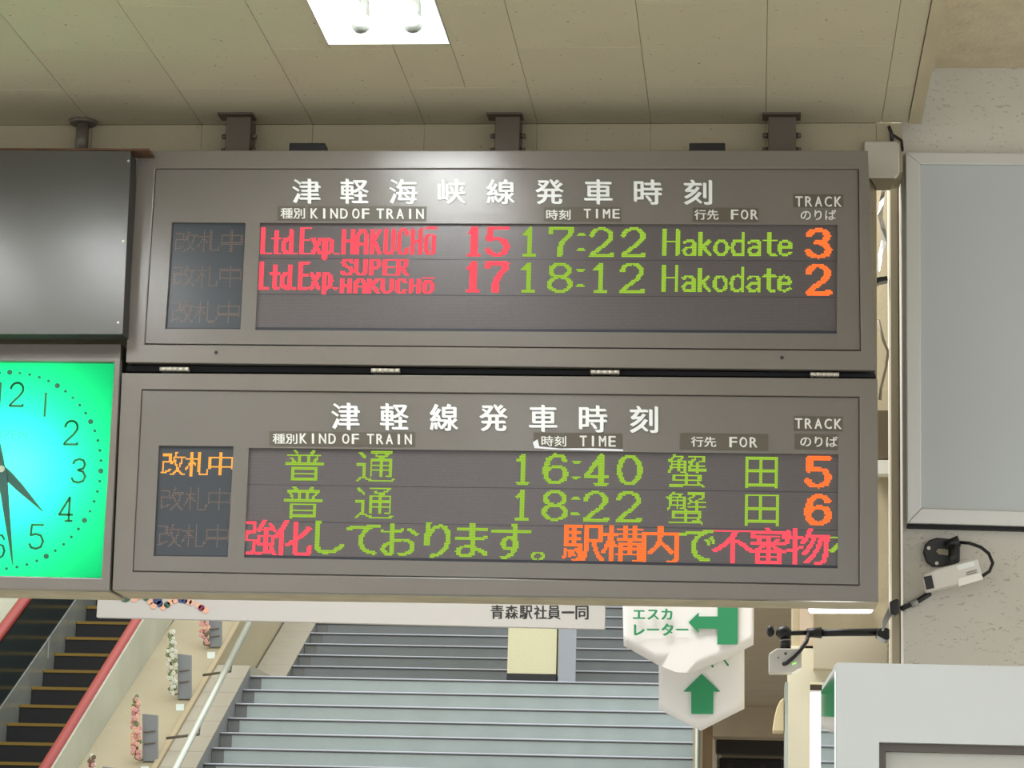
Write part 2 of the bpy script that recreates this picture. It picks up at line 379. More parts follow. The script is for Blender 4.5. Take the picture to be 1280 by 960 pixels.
class Matrix24:
    """a lamp panel: 72 rows of lamps between four corners (pixel corners at depth Y)"""
    def __init__(s, ul, ur, bl, br, Y, rows=72):
        s.c = (ul, ur, bl, br); s.Y = Y; s.rows = rows
        w = ((ur[0] - ul[0]) + (br[0] - bl[0])) / 2; h = ((bl[1] - ul[1]) + (br[1] - ur[1])) / 2
        s.pitch = h / rows; s.cols = int(round(w / s.pitch))
    def px(s, c, r):
        u = c / s.cols; v = r / s.rows
        a = lerp(s.c[0], s.c[1], u); b = lerp(s.c[2], s.c[3], u)
        return lerp(a, b, v)
    def uv(s, x, y):
        ul, ur, bl, br = s.c
        u = 0.5; v = 0.5
        for _ in range(12):
            L_ = lerp(ul, bl, v); R_ = lerp(ur, br, v); u = (x - L_[0]) / (R_[0] - L_[0])
            T_ = lerp(ul, ur, u); B_ = lerp(bl, br, u); v = (y - T_[1]) / (B_[1] - T_[1])
        return u * s.cols, v * s.rows
    def stroke(s, lamps, g, box, pw, ph):
        c0, r0 = s.uv(box[0], (box[1])); c1, r1 = s.uv(box[2], box[3])
        segs = []
        for pl in ST[g]:
            P = [(c0 + pw + (c1 - c0 - 2 * pw) * a, r0 + ph + (r1 - r0 - 2 * ph) * b) for a, b in pl]
            segs += list(zip(P[:-1], P[1:]))
        for c in range(int(c0) - 1, int(c1) + 2):
            for r in range(int(r0) - 6, int(r1) + 7):
                x, y = c + .5, r + .5
                for (ax, ay), (bx, by) in segs:
                    AX, AY, BX, BY, X, Y = ax / pw, ay / ph, bx / pw, by / ph, x / pw, y / ph
                    dx, dy = BX - AX, BY - AY; q = dx * dx + dy * dy
                    t = 0 if q == 0 else max(0, min(1, ((X - AX) * dx + (Y - AY) * dy) / q))
                    if (X - AX - t * dx) ** 2 + (Y - AY - t * dy) ** 2 <= 1.0:
                        lamps.add((c, r)); break
    def outline(s, lamps, ch, box, fat=0, bold=0.0):
        V, T = glyph_mesh(ch, 0.0)
        c0, r0 = s.uv(box[0], box[1]); c1, r1 = s.uv(box[2], box[3])
        P = [(c0 + (c1 - c0) * a, r0 + (r1 - r0) * b) for a, b, z in V]
        hit = set()
        for i, j, k in T:
            A, B, C = P[i], P[j], P[k]
            for c in range(int(min(A[0], B[0], C[0]) - 1), int(max(A[0], B[0], C[0]) + 1)):
                for r in range(int(min(A[1], B[1], C[1]) - 1), int(max(A[1], B[1], C[1]) + 1)):
                    x, y = c + .5, r + .5
                    d1 = (x - B[0]) * (A[1] - B[1]) - (A[0] - B[0]) * (y - B[1])
                    d2 = (x - C[0]) * (B[1] - C[1]) - (B[0] - C[0]) * (y - C[1])
                    d3 = (x - A[0]) * (C[1] - A[1]) - (C[0] - A[0]) * (y - A[1])
                    if not ((d1 < 0 or d2 < 0 or d3 < 0) and (d1 > 0 or d2 > 0 or d3 > 0)): hit.add((c, r))
        for c, r in hit:
            for k in range(fat + 1): lamps.add((c + k, r))
    def emit(s, lamps, name, m, parent, fillx=0.94, filly=0.84):
        mb = MB()
        for c, r in sorted(lamps):
            if c < 0 or r < 0 or c >= s.cols or r >= s.rows: continue
            x0, x1 = c + .5 - fillx / 2, c + .5 + fillx / 2; y0, y1 = r + .5 - filly / 2, r + .5 + filly / 2
            mb.add([at(*s.px(x0, y0), s.Y), at(*s.px(x0, y1), s.Y), at(*s.px(x1, y1), s.Y), at(*s.px(x1, y0), s.Y)], [(0, 1, 2, 3)])
        return mb.build(name, m, parent)

# ================================================================== STRUCTURE
CLOCK_W = 3.2
YB = 8.0                                           # front of the boards
YW = 8.26                                          # bulkhead behind them
ZC = at(600, 155, YW).z                            # low ceiling
XE = at(1140, 158, YW).x                           # its right-hand edge
pts = [at_z(x, 110, ZC) for x in (657, 808, 955)]
PW = (pts[2].x - pts[0].x) / 2; XJ = pts[1].x; YJ = at_z(808, 109, ZC).y
PL = PW * 2

struct(MB().box((-14, -4, -0.12), (8, 44, 0)).build('floor', 'floor'))
ceil = struct(MB().box((-9, -3, ZC + 0.16), (XE - 0.01, YW + 0.1, ZC + 0.24)).build('ceiling', 'void'))
# recessed lamp opening
la, lb = at_z(410, 55.5, ZC), at_z(562.5, 53, ZC)
LX0, LX1, LY1 = la.x, lb.x, (la.y + lb.y) / 2
LY0 = LY1 - 1.26
shared = {}
def panel_piece(x0, y0, x1, y1):
    if x1 - x0 < 0.01 or y1 - y0 < 0.01: return
    g = 0.0006
    key = (round(x1 - x0, 4), round(y1 - y0, 4))
    if key in shared:
        o = link('ceiling_panel', shared[key], ceil); 
    else:
        mb = MB().box((g, g, 0), (x1 - x0 - g, y1 - y0 - g, 0.012)); o = mb.build('ceiling_panel', 'ceil', ceil, 0.0015, 1); shared[key] = o.data
    if not o.modifiers:
        b = o.modifiers.new('bevel', 'BEVEL'); b.width = 0.0015; b.segments = 1
    o.location = (x0, y0, ZC)
YS = 5.4
k = -9
while True:
    x0 = XJ + k * PW; x1 = x0 + PW
    if x0 >= XE - 0.02: break
    x1 = min(x1, XE - 0.014)
    y1 = YJ + (0 if k % 2 == 0 else PL / 2)
    ys = [YW]
    while y1 > YS:
        if y1 < YW - 0.01: ys.append(y1)
        y1 -= PL
    ys.append(YS)
    for b, a in zip(ys[:-1], ys[1:]):
        # cut round the lamp opening
        if x1 <= LX0 or x0 >= LX1 or b <= LY0 or a >= LY1:
            panel_piece(x0, a, x1, b)
        else:
            if x0 < LX0: panel_piece(x0, a, LX0, b)
            if x1 > LX1: panel_piece(LX1, a, x1, b)
            m0, m1 = max(x0, LX0), min(x1, LX1)
            if a < LY0: panel_piece(m0, a, m1, LY0)
            if b > LY1: panel_piece(m0, LY1, m1, b)
    k += 1
xl = XJ - 9 * PW
mb = MB().box((-9, -3, ZC), (XE - 0.014, YS - 0.001, ZC + 0.012))
mb.box((-9, YS, ZC), (xl - 0.001, YW, ZC + 0.012))
mb.build('plain_area', 'ceil', ceil)
# edge strip of the low ceiling and the higher ceiling beyond it
struct(MB().box((XE - 0.012, -3, ZC - 0.004), (XE + 0.03, YW, ZC + 0.25)).build('trim_1', 'beige'))
YR, YR2 = 8.4, 9.3                                 # right-hand pier: front face and back
ZH = at(1225, 85, YR).z
struct(MB().box((XE + 0.031, -3, ZH), (6, YR + 1.4, ZH + 0.1)).build('ceiling_high', 'stucco_hi'))
# bulkhead behind the boards, faced with the same boards, recess shade put into their colour
ZB = at(600, 720, YW).z; XBW = at(1096, 300, YW).x; XP = at(1128, 500, YR).x
wb = struct(MB().box((-9, YW + 0.014, ZB), (XBW, YW + 0.2, ZC + 0.15)).build('wall_back', 'void'))
MB().box((XBW + .0005, YW, at(1110, 215, YW).z), (XP - 0.004, YW + 0.2, ZC - 0.0005)).build('end_piece', 'bulk', wb)
k = -9
while True:
    x0 = XJ + k * PW; x1 = min(x0 + PW, XBW)
    if x0 >= XBW: break
    MB().box((x0 + 0.0004, YW, ZB), (x1 - 0.0004, YW + 0.013, ZC - 0.0005)).build('wall_panel', 'bulk', wb, 0.0008, 1)
    k += 1
MB().box((-9, YW, ZB), (xl, YW + 0.013, ZC - 0.0005)).build('plain_area', 'bulk', wb)
# right-hand pier
struct(MB().box((XP, YR, 0), (XP + 4.5, YR2, ZH)).build('wall_right', 'stucco'))
# cream return wall further back on the right
xa = at(991, 780, 9.9).x
zb = at(1050, 812, 9.9).z
wr = struct(MB().box((xa, 9.9, zb + .004), (XP + 2.0, 10.3, 5.2)).build('wall_back_right', 'beige'))
MB().box((at(1000, 780, 9.87).x, 9.87, zb), (at(1017, 780, 9.87).x, 9.9, 4.6)).build('pilaster', mat('rosy_pilaster', rgb(204, 184, 160), 0.7), wr)
zl = at(1050, 797, 9.8).z
MB().box((at(1017, 800, 9.8).x, 9.75, zl - 0.12), (at(1108, 800, 9.8).x, 9.9, zl)).build('ledge', mat('ledge_paint', rgb(186, 176, 152), 0.7), wr)
MB().slab([(1094, 513), (1112, 513), (1112, 573), (1094, 573)], 9.85, 9.9).build('recess_cover', mat('brown_cover', rgb(98, 86, 64), 0.6), wr)
MB().slab([(1090, 575), (1111, 575), (1111, 592), (1090, 592)], 9.82, 9.9).build('white_label', 'paper', wr)

# ------------------------------------------------------------------ stairs and what stands beyond
YL = 23.5
PLD = at(500, 848.5, YL)                           # front edge of the landing
ZL = PLD.z
RISE = ZL / 24; RUN = 2 * RISE
YS0 = YL - 23 * RUN
xs = at(313, 845, YL).x; xr = at(327, 845, YL).x
xe = at(866, 930, YS0).x
stair = empty('staircase', (0, YS0, 0), 'wide pale grey stone staircase rising behind the boards to a landing', 'stairs')
SM = {}
def step(parent, x0, xm, x1, y, z, depth, rise, m_step, last=False):
    key = (round(x0, 3), round(x1, 3), round(depth, 3), m_step)
    if key not in SM:
        a = MB().box((xm, 0, -rise), (x1, depth, 0)).build('step', m_step, parent)
        b = MB().box((x0, 0.004, -rise), (xm - 0.002, depth, 0)).build('shade_dirt_strip', 'stepdark', a)  # darker strip painting the shade and dirt at the step's left end
        c = MB().box((x0, -0.018, -0.011), (x1, 0.05, 0.003)).build('nosing', 'nosing', a, 0.004, 1)
        d = MB().box((x0, -0.006, -0.02), (x1, 0.0, -0.0115)).build('nosing_underlay', 'riserline', a)
        SM[key] = [o.data for o in (a, b, c, d)]
    else:
        A, B, Cc, D = SM[key]
        a = link('step', A, parent); b = link('shade_dirt_strip', B, a)
        c = link('nosing', Cc, a, 0.004, 1); d = link('nosing_underlay', D, a)
    a.location = Vector((0, y, z)) - parent.location
    a.matrix_parent_inverse = Matrix.Identity(4)
    for o in (b, c, d): o.matrix_parent_inverse = Matrix.Identity(4); o.location = (0, 0, 0)
for i in range(24):
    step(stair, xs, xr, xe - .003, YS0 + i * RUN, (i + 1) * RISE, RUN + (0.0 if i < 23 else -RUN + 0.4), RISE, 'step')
Y2 = 25.2
MB().box((xs, YL + 0.4, ZL - 0.2), (xe, Y2 - .03, ZL)).build('landing', 'step', stair)
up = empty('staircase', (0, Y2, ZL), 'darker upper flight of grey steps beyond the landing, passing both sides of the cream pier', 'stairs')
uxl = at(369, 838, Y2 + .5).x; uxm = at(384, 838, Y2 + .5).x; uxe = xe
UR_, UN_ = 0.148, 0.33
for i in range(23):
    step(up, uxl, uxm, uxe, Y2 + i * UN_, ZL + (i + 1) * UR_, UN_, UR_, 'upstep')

# sloping plastered deck between escalator and stairs
def at_x(px, py, X):
    d = ray(px, py); return EYE + d * (X / d.x)
PD = Vector((0, YL, ZL + 0.1)); MS = 0.5
xrid = at_slope(245, 872, PD, MS).x
xesc = at_slope(157, 868, PD, MS).x
YT = 33.6
def zdk(y): return PD.z + MS * (y - YL)
def sloped(mb, x0, x1, y0, y1, off, th, zf=None):
    zf = zf or zdk
    return mb.prism([(x0, y0, zf(y0) + off - th), (x0, y1, zf(y1) + off - th), (x0, y1, zf(y1) + off), (x0, y0, zf(y0) + off)], (x1 - x0, 0, 0))
dk = empty('sloping_deck', (xrid, YS0, 0), 'cream plastered ramp between the escalator and the stairs, tiled along its right side', 'ramp')
sloped(MB(), xesc + 0.001, xrid, YS0, YT, 0.0, 1.7).build('plaster_band', 'deck', dk)
sloped(MB(), xrid - 0.03, xrid + 0.02, YS0, YT, 0.035, 0.06).build('ridge', 'ridge', dk, 0.01)
sloped(MB(), xrid + 0.021, xs - 0.002, YS0, YL, -0.012, 0.45).build('tile_bed', 'stepdark', dk)
tm = None
for i in range(23):
    y0 = YS0 + i * RUN
    if tm is None:
        tm = sloped(MB(), xrid + 0.022, xs - 0.002, y0 + 0.003, y0 + RUN - 0.003, 0.0, 0.012).build('tile', 'decktile', dk, 0.003, 1); tb = y0
    else:
        o = link('tile', tm.data, dk, 0.003, 1); o.location = (0, y0 - tb, MS * (y0 - tb))
MB().box((xrid + 0.022, YL, ZL - 0.3), (xs - 0.002, Y2, ZL + 0.1)).build('landing_kerb', 'decktile', dk)
def zup(y): return ZL + 0.16 + UR_ / UN_ * (y - Y2)
sloped(MB(), xrid + 0.022, uxl - 0.002, Y2 + 0.001, YT, -0.012, 0.45, zup).build('tile_bed', 'stepdark', dk)
tm = None
for i in range(23):
    y0 = Y2 + 0.002 + i * UN_
    if tm is None:
        tm = sloped(MB(), xrid + 0.022, uxl - 0.002, y0 + 0.003, y0 + UN_ - 0.003, 0.0, 0.012, zup).build('tile', 'decktile', dk, 0.003, 1); tb = y0
    else:
        o = link('tile', tm.data, dk, 0.003, 1); o.location = (0, y0 - tb, UR_ / UN_ * (y0 - tb))

# steel handrail up the deck
hA, hB = at_slope(222, 955, PD + Vector((0, 0, .32)), MS), at_slope(312, 778, PD + Vector((0, 0, .32)), MS)
dirr = (hB - hA); 
hr = empty('handrail', (hA.x, hA.y, zdk(hA.y)), 'round steel handrail running up the tiled side of the cream ramp', 'handrail')
MB().tube([hA - dirr * 0.6, hB + dirr * 0.4], 0.03, 12).build('rail', 'steel', hr)
for t in (-0.5, -0.1, 0.28, 0.72, 1.2):
    p = hA + dirr * t
    q = Vector((p.x, p.y + 0.02, max(zdk(p.y) if p.y < YL else zdk(p.y), 0) ))
    MB().tube([(xrid + 0.03, p.y, p.z - 0.16), (p.x, p.y, p.z - 0.12), p - Vector((0, 0, 0.02))], 0.012, 8).build('bracket', 'pipe', hr)

# escalator
XR_ = xesc
e1, e2 = at_x(179, 776, XR_), at_x(66, 960, XR_)
ME = (e1.z - e2.z) / (e1.y - e2.y)
def ze(y, off=0.0): return e1.z + ME * (y - e1.y) + off
PS = Vector((XR_, e1.y, e1.z - 0.95))
XLf = at_slope(57, 833, PS, ME).x
YE0 = e1.y - (e1.z - 0.95) / ME
esc = empty('escalator', ((XLf + XR_) / 2, YE0, 0), 'dark stepped escalator with red handrails and steel sides, left of the stairs', 'escalator')
def zs(y): return PS.z + ME * (y - PS.y)
ER = 0.2; EN = ER / ME
ph = at_slope(84, 859.5, PS, ME).y
n0 = int((ph - YE0) / EN)
sm = None
for i in range(-n0 + 1, 22):
    y = ph + i * EN; z = zs(y)
    if sm is None:
        a = MB().box((XLf + 0.004, 0, -ER), (XR_ - 0.125, EN, 0)).build('step', 'escstep', esc)
        b = MB().box((XLf + 0.006, -0.012, -0.026), (XR_ - 0.127, 0.03, 0.003)).build('yellow_edge', 'yellow', a)
        sm = (a.data, b.data)
    else:
        a = link('step', sm[0], esc); b = link('yellow_edge', sm[1], a)
    a.matrix_parent_inverse = Matrix.Identity(4); a.location = Vector((0, y, z)) - esc.location
    b.matrix_parent_inverse = Matrix.Identity(4); b.location = (0, 0, 0)
s0 = zs(at_x(49, 816, XLf).y); 
def off_at(px, py, X):
    p = at_x(px, py, X); return p.z - zs(p.y)
o1 = off_at(49, 816, XLf); o2 = off_at(23, 775.5, XLf)
sloped(MB(), XLf - 0.03, XLf, YE0, YT, o1, 0.6 + o1, zs).build('skirt_panel', 'steel', esc)
sloped(MB(), XLf - 0.04, XLf - 0.008, YE0, YT, o2, o2 - o1 - 0.002, zs).build('balustrade', 'escglass', esc)
MB().tube([(XLf - 0.05, YE0, zs(YE0) + o2 + .055), (XLf - 0.05, YT, zs(YT) + o2 + .055)], 0.052, 12).build('handrail', 'handred', esc)
sloped(MB(), XLf - 0.42, XLf - 0.112, YE0, YT, o2 - 0.02, 0.5, zs).build('outer_deck', 'steel', esc)
# right side: outer panel seen from the stairs, handrail above it
hgt = 0.95
sloped(MB(), XR_ - 0.02, XR_, YE0, YT, hgt, 0.52, zs).build('outer_panel', 'steel', esc)
MB().tube([(XR_ - 0.065, YE0, zs(YE0) + hgt + 0.0), (XR_ - 0.065, YT, zs(YT) + hgt + 0.0)], 0.045, 12).build('handrail', 'handred', esc)
sloped(MB(), XR_ - 0.12, XR_ - 0.021, YE0, YT, hgt - 0.06, 1.2, zs).build('balustrade', 'escglass', esc)
for t in (0.35,):
    y = at_x(62, 805, XLf).y
    sloped(MB(), XLf + 0.0005, XLf + 0.004, y - 0.03, y + 0.03, o1, 0.2, zs).build('joint_cover', 'steel', esc)
struct(MB().box((XLf - 0.75, YE0 - 1, 0), (XLf - 0.43, YT, 12)).build('wall_left', 'cream'))
struct(MB().box((XLf - 0.75, YT + .02, 0), (6, YT + 0.3, 12)).build('wall_far', 'beige'))

# pier on the landing
py0 = YL + 0.22
pa, pb = at(634, 840, py0).x, at(695, 840, py0).x
pier = empty('pier', ((pa + pb) / 2, py0, ZL), 'cream plastered pier with black skirting standing on the stair landing', 'pier')
MB().box((pa, py0, ZL + 0.09), (pb, Y2 - .08, 7.2)).build('shaft', 'pillar', pier)
MB().box((pa - 0.003, py0 - 0.006, ZL + .004), (pb + 0.003, Y2 - .08, ZL + 0.089)).build('skirting', 'black', pier)
ga, gb = at(697, 840, py0 - .02).x, at(717.5, 840, py0 - .02).x
tag(MB().box((ga + .004, py0 - 0.02, ZL + .004), (gb, py0 + 0.2, 7.2)).build('steel_post', 'greypost', None, 0.006), 'smooth grey square post standing against the right side of the cream pier', 'post')

# side wall of the stairs and the passage on the right
wx0, wx1 = at(866, 930, YS0).x, at(890, 930, YS0).x
PZ = 2.9
ws = struct(MB().box((wx0, YS0, 0), (wx1, 21.6, PZ)).build('wall_stair_side', 'beige'))
MB().box((wx1 - 0.06, YS0 - 0.01, 0), (wx1 + 0.004, YS0, PZ)).build('corner_strip', mat('brown_trim', rgb(120, 98, 66), 0.6), ws)
tp = at(872, 930, YS0 - .05)
tag(MB().tube([(tp.x, tp.y, 0), (tp.x, tp.y, PZ)], 0.018, 12).build('steel_tube', 'steel'), 'slim upright steel tube at the right end of the lower steps', 'tube')
M['doorplum'] = mat('dim_plum', rgb(52, 34, 52), 0.5)
M['soffit'] = mat('brown_soffit', rgb(150, 136, 112), 0.85, vary=0.05)
struct(MB().box((wx1 - 0.1, 10.8, PZ), (4.5, 22, PZ + 0.3)).build('ceiling_passage', 'soffit'))
zq = at(940, 921, 16.4).z
struct(MB().box((wx1 + 0.005, 16.4, zq), (4.5, 16.7, PZ)).build('wall_passage', 'soffit'))
zq2 = at(940, 942, 18.0).z
M['dark'] = mat('dark_paint', rgb(48, 42, 40), 0.7)
struct(MB().box((wx1 + 0.005, 18.0, zq2), (4.5, 18.2, PZ)).build('trim_2', 'dark'))
struct(MB().box((wx1 + 0.005, 21.7, 0), (4.5, 21.9, PZ)).build('wall_passage_end', 'void'))
va = at(910, 960, 19)
vm = empty('vending_machine', (at(945, 950, 19).x, 19, 0), 'dark vending cabinet deep in the shaded passage, mostly in shadow', 'cabinet')
vx0, vx1 = at(899, 950, 19).x, at(978, 950, 19).x
zt = at(940, 948, 19).z
MB().box((vx0, 19, 0), (vx1, 19.7, zt)).build('body', 'black', vm, 0.01)
MB().box((vx0 + .06, 18.98, 0.4), (vx0 + 0.1, 19, zt - .04)).build('door_edge', M['doorplum'], vm)
MB().box((vx0 + .3, 18.98, 0.4), (vx0 + 0.34, 19, zt - .04)).build('door_edge', M['doorplum'], vm)

# cream partition with the bright slit window
YC = 9.87
ca, cb = at(985, 900, YC).x, at(1116, 900, YC).x
zc_ = at(1040, 808, YC).z
s0, s1 = at(1012.5, 900, YC).x, at(1033.5, 900, YC).x + .12
zsl = at(1022, 853, YC).z
cp = struct(MB().box((ca, YC, 0), (s0, YC + 0.25, zc_)).box((s1, YC, 0), (cb + 0.3, YC + 0.25, zc_)).box((s0, YC, zsl), (s1, YC + 0.25, zc_)).build('wall_partition', 'cream'))
MB().box((ca - 0.012, YC + 0.0, 0), (ca - 0.0005, YC + 0.26, zc_ - .14)).build('edge_strip', 'steel', cp)
w1 = struct(MB().box((s0 - .02, YC + 0.26, 0.3), (s1 + .02, YC + 0.28, zsl + 0.1)).build('window_1', 'daylight'))
MB().box((s0, YC + 0.1, zsl - 0.022), (s1, YC + 0.2, zsl)).build('frame', 'kioskframe', w1)  # dark bar painted in for the recess shade at the slit's head
# curved cream shade beside the partition
tb_ = MB()
prof = [(980, 872), (975, 876), (971, 884), (968, 896), (966, 908), (966, 914), (980, 914)]
tag(tb_.slab(prof, YC + 0.06, YC + 0.2).build('curved_guard', mat('cream_guard', rgb(222, 204, 164), 0.6), None, 0.004), 'small cream curved guard fixed to the left edge of the cream partition', 'guard')

# ================================================================== CEILING LAMPS
def lamp(x0, x1, y0, y1, label, power, ZC=ZC):
    r = empty('ceiling_light', ((x0 + x1) / 2, (y0 + y1) / 2, ZC), label, 'ceiling light', None)
    h = 0.13; t = 0.004
    mb = MB()
    for a, b in (((x0 + .0015, y0 + .0015, ZC - 0.003), (x0 + t, y1 - .0015, ZC + h)), ((x1 - t, y0 + .0015, ZC - 0.003), (x1 - .0015, y1 - .0015, ZC + h)),
                 ((x0 + t, y0 + .0015, ZC - 0.003), (x1 - t, y0 + t, ZC + h)), ((x0 + t, y1 - t, ZC - 0.003), (x1 - t, y1 - .0015, ZC + h)),
                 ((x0 + t, y0 + t, ZC + h - t), (x1 - t, y1 - t, ZC + h))):
        mb.box(a, b)
    mb.build('housing', 'tubewhite', r)
    w = x1 - x0
    for fx in (0.29, 0.71):
        x = x0 + w * fx
        MB().tube([(x, y0 + .07, ZC + .055), (x, y1 - .075, ZC + .055)], 0.017, 14).build('tube', 'tube', r)
        for yy, sg in ((y0 + .045, 1), (y1 - .045, -1)):
            s_ = MB().tube([(x, yy, ZC + h - .006), (x, yy, ZC + .05), (x, yy + sg * .006, ZC + .045), (x, yy + sg * .028, ZC + .052)], [0.02, 0.027, 0.032, 0.026], 14).build('socket', 'socket', r)
    l = area('lamp_glow', ((x0 + x1) / 2, (y0 + y1) / 2, ZC + 0.095), w * 0.8, (y1 - y0) * 0.85, power, (0.95, 0.98, 1.0))
    l.parent = r; l.matrix_parent_inverse = world_of(r).inverted()
    return r
lamp(LX0, LX1, LY0, LY1, 'recessed ceiling light with two bare tubes, above the upper departure board', 26)
for x, y, l in ((-3.3, 5.35, 'surface mounted ceiling light before the blank panel, left one of two'), (-2.72, 5.35, 'surface mounted ceiling light before the blank panel, right one of two'), (LX0, 2.6, 'added unseen ceiling light over the hall, behind the recessed one')):  # last of these is unseen, added to light the hall
    lamp(x, x + .36, y, y + 1.26, l, 26, ZC - 0.1345)
# ================================================================== DEPARTURE BOARDS
def quad_in(q, m):                                  # shrink a 4-corner outline by m pixels
    cx = sum(p[0] for p in q) / 4; cy = sum(p[1] for p in q) / 4
    return [(x + (m if x < cx else -m), y + (m if y < cy else -m)) for x, y in q]
def on_edge(a, b, y):                               # point on edge a-b at height y
    t = (y - a[1]) / (b[1] - a[1]); return lerp(a, b, t)
def board(label, outer, inner, small, main, sash):
    """corner order: upper left, upper right, lower right, lower left"""
    c = at((outer[0][0] + outer[1][0]) / 2, outer[3][1], YB)
    r = empty('departure_board', c, label, 'departure board', 'train departure boards')
    MB().slab(quad_in(outer, 0.5), YB + 0.03, YB + 0.235).build('housing', 'housing', r, 0.002)
    MB().ring(outer, inner, YB, YB + 0.029).build('frame', 'housing', r, 0.003)
    f = quad_in(inner, 1.3); Yf = YB + 0.008
    mb = MB()
    ul, ur, lr, ll = f
    def bar(a, b, c_, d): mb.slab([a, b, c_, d], Yf, Yf + 0.012)
    s, m = small, main
    yt = min(s[0][1], m[0][1])
    # strips round the two lamp panels
    e = [on_edge(ul, ll, s[0][1]), on_edge(ur, lr, m[1][1])]
    bar(ul, ur, e[1], m[1]); 
    mb.slab([ul, m[1], m[0], s[1]], Yf, Yf + 0.012); mb.slab([ul, s[1], s[0], e[0]], Yf, Yf + 0.012)
    e2 = [on_edge(ul, ll, s[3][1]), on_edge(ur, lr, m[2][1])]
    bar(e[0], s[0], s[3], e2[0]); bar(s[1], m[0], m[3], s[2]); bar(m[1], e[1], e2[1], m[2])
    mb.slab([e2[0], s[3], s[2], ll], Yf, Yf + 0.012); mb.slab([ll, s[2], m[3], m[2]], Yf, Yf + 0.012); mb.slab([ll, m[2], e2[1], lr], Yf, Yf + 0.012)
    mb.build('face_plate', 'face', r)
    sp = MB().slab(quad_in(s, -1.5), YB + 0.0205, YB + 0.028).build('gate_panel', 'leddark', r)
    mp = MB().slab(quad_in(m, -1.5), YB + 0.0205, YB + 0.028).build('display_panel', 'led', r)
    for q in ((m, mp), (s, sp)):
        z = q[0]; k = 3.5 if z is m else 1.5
        MB().slab([(z[3][0], z[3][1] - k), (z[2][0], z[2][1] - k), z[2], z[3]], YB + 0.014, YB + 0.0204).build('dark_strip', 'dark_strip', q[1])  # recess shade painted as a dark strip along the panel's bottom
    for k in (1, 2):
        a = lerp(m[0], m[3], k / 3); b = lerp(m[1], m[2], k / 3)
        MB().slab([(a[0], a[1] - .3), (b[0], b[1] - .3), (b[0], b[1] + .3), (a[0], a[1] + .3)], YB + 0.0198, YB + 0.0204).build('module_joint', 'dark_strip', mp)
    gm = Matrix24(s[0], s[1], s[3], s[2], YB + 0.0195); mm = Matrix24(m[0], m[1], m[3], m[2], YB + 0.0195)
    return r, sp, mp, gm, mm
def title(r, text, xs_, y0, y1, tilt):
    for ch, x in zip(text, xs_):
        dy = tilt * (x - xs_[0])
        letters(MB(), ch, (x - 17, y0 + dy, x + 17, y1 + dy), YB + 0.0055, 0.024, 0.0022).build('title_letter', 'white', r)
def plate(r, box, items, tilt=0.012, y=0.0):
    x0, y0, x1, y1 = box
    p = MB().slab([(x0, y0), (x1, y0 + tilt * (x1 - x0)), (x1, y1 + tilt * (x1 - x0)), (x0, y1)], YB + 0.0062, YB + 0.0078).build('label_plate', 'label', r)
    for text, a, b, yy0, yy1 in items:
        dy = tilt * (a - x0)
        mb = MB()
        if text.isascii():
            n = len(text); cell = (b - a + 3.0) / n
            for k, ch in enumerate(text):
                w = cell - 3.6; x = a + k * cell
                if ch == 'I': x += w / 2 - 1.0; w = 2.0
                letters(mb, ch, (x, yy0 + dy + tilt * (x - a), x + w, yy1 + dy + tilt * (x - a)), YB + 0.0055, 0.03)
        else: letters(mb, text, (a, yy0 + dy, b, yy1 + dy), YB + 0.0055, 0.02, 0.0, tilt)
        mb.build('lettering', 'labeltext', p)

# ---- upper board
UO = [(172, 188), (1085, 188), (1095, 463), (157, 453)]
UI = [(194, 210.5), (1073.5, 211), (1076, 438.5), (180.5, 430.5)]
US = [(215, 278), (307, 278.5), (300.5, 411.5), (206.5, 411)]
UM = [(325, 278.5), (1047, 281), (1046, 417), (319, 412.5)]
r, sp, mp, gm, mm = board('upper grey departure board, red and green limited express lines to Hakodate', UO, UI, US, UM, None)
title(r, '津軽海峡線発車時刻', [383, 443, 504, 565, 626, 687, 748, 810, 872.5], 224, 254.5, 0.0022)
plate(r, (347, 257.5, 382, 275.5), [('種別', 351, 381, 260, 273)], 0.006)
plate(r, (385, 257.5, 533, 275.5), [('KIND', 388.5, 435, 260.5, 273), ('OF', 440.5, 462, 260.5, 273), ('TRAIN', 471, 530, 260.5, 273)], 0.004)
plate(r, (680, 258.5, 776, 276.5), [('時刻', 683, 713, 262, 274.5), ('TIME', 730, 775, 261, 272.5)], 0.004)
plate(r, (866, 259.5, 948, 277), [('行先', 868, 898, 262, 274.5), ('FOR', 914, 948, 262, 274)], 0.004)
plate(r, (992, 243, 1054, 259), [('TRACK', 994.5, 1052.5, 245.5, 258)], 0.006)
letters(MB(), 'のりば', (1001, 262.5, 1045, 275), YB + 0.0055, 0.016, 0.002).build('lettering', 'labeltext', r)
def lamps_of(mm, name, m, parent, fn, **k):
    s = set(); fn(s); return mm.emit(s, name, M[m], parent, **k)
def word(mm, parent, m, chars, boxes, pw, ph, name='led_character'):
    for ch, b in zip(chars, boxes):
        s = set(); mm.stroke(s, ch, b, pw, ph)
        mm.emit(s, name, M[m], parent)
def spread(x0, x1, y0, y1, widths, gap=0.0):
    tot = sum(widths) + gap * (len(widths) - 1); out = []; x = x0; k = (x1 - x0) / tot
    for w in widths: out.append((x, y0, x + w * k, y1)); x += (w + gap) * k
    return out
LT = [1.0, .85, 1.05, .42, 1.05, 1.0, 1.05, .42]
word(mm, mp, 'ledred', 'Ltd.Exp.', spread(325, 424.5, 283.5, 318.5, LT), 1.6, .8)
word(mm, mp, 'ledred', 'HAKUCHQ', spread(427, 546.5, 285.5, 319, [1] * 7), 1.5, .75)
word(mm, mp, 'ledred', '15', [(583.5, 282.5, 601.5, 321), (606.5, 283, 637.5, 321)], 2.3, 1.1)
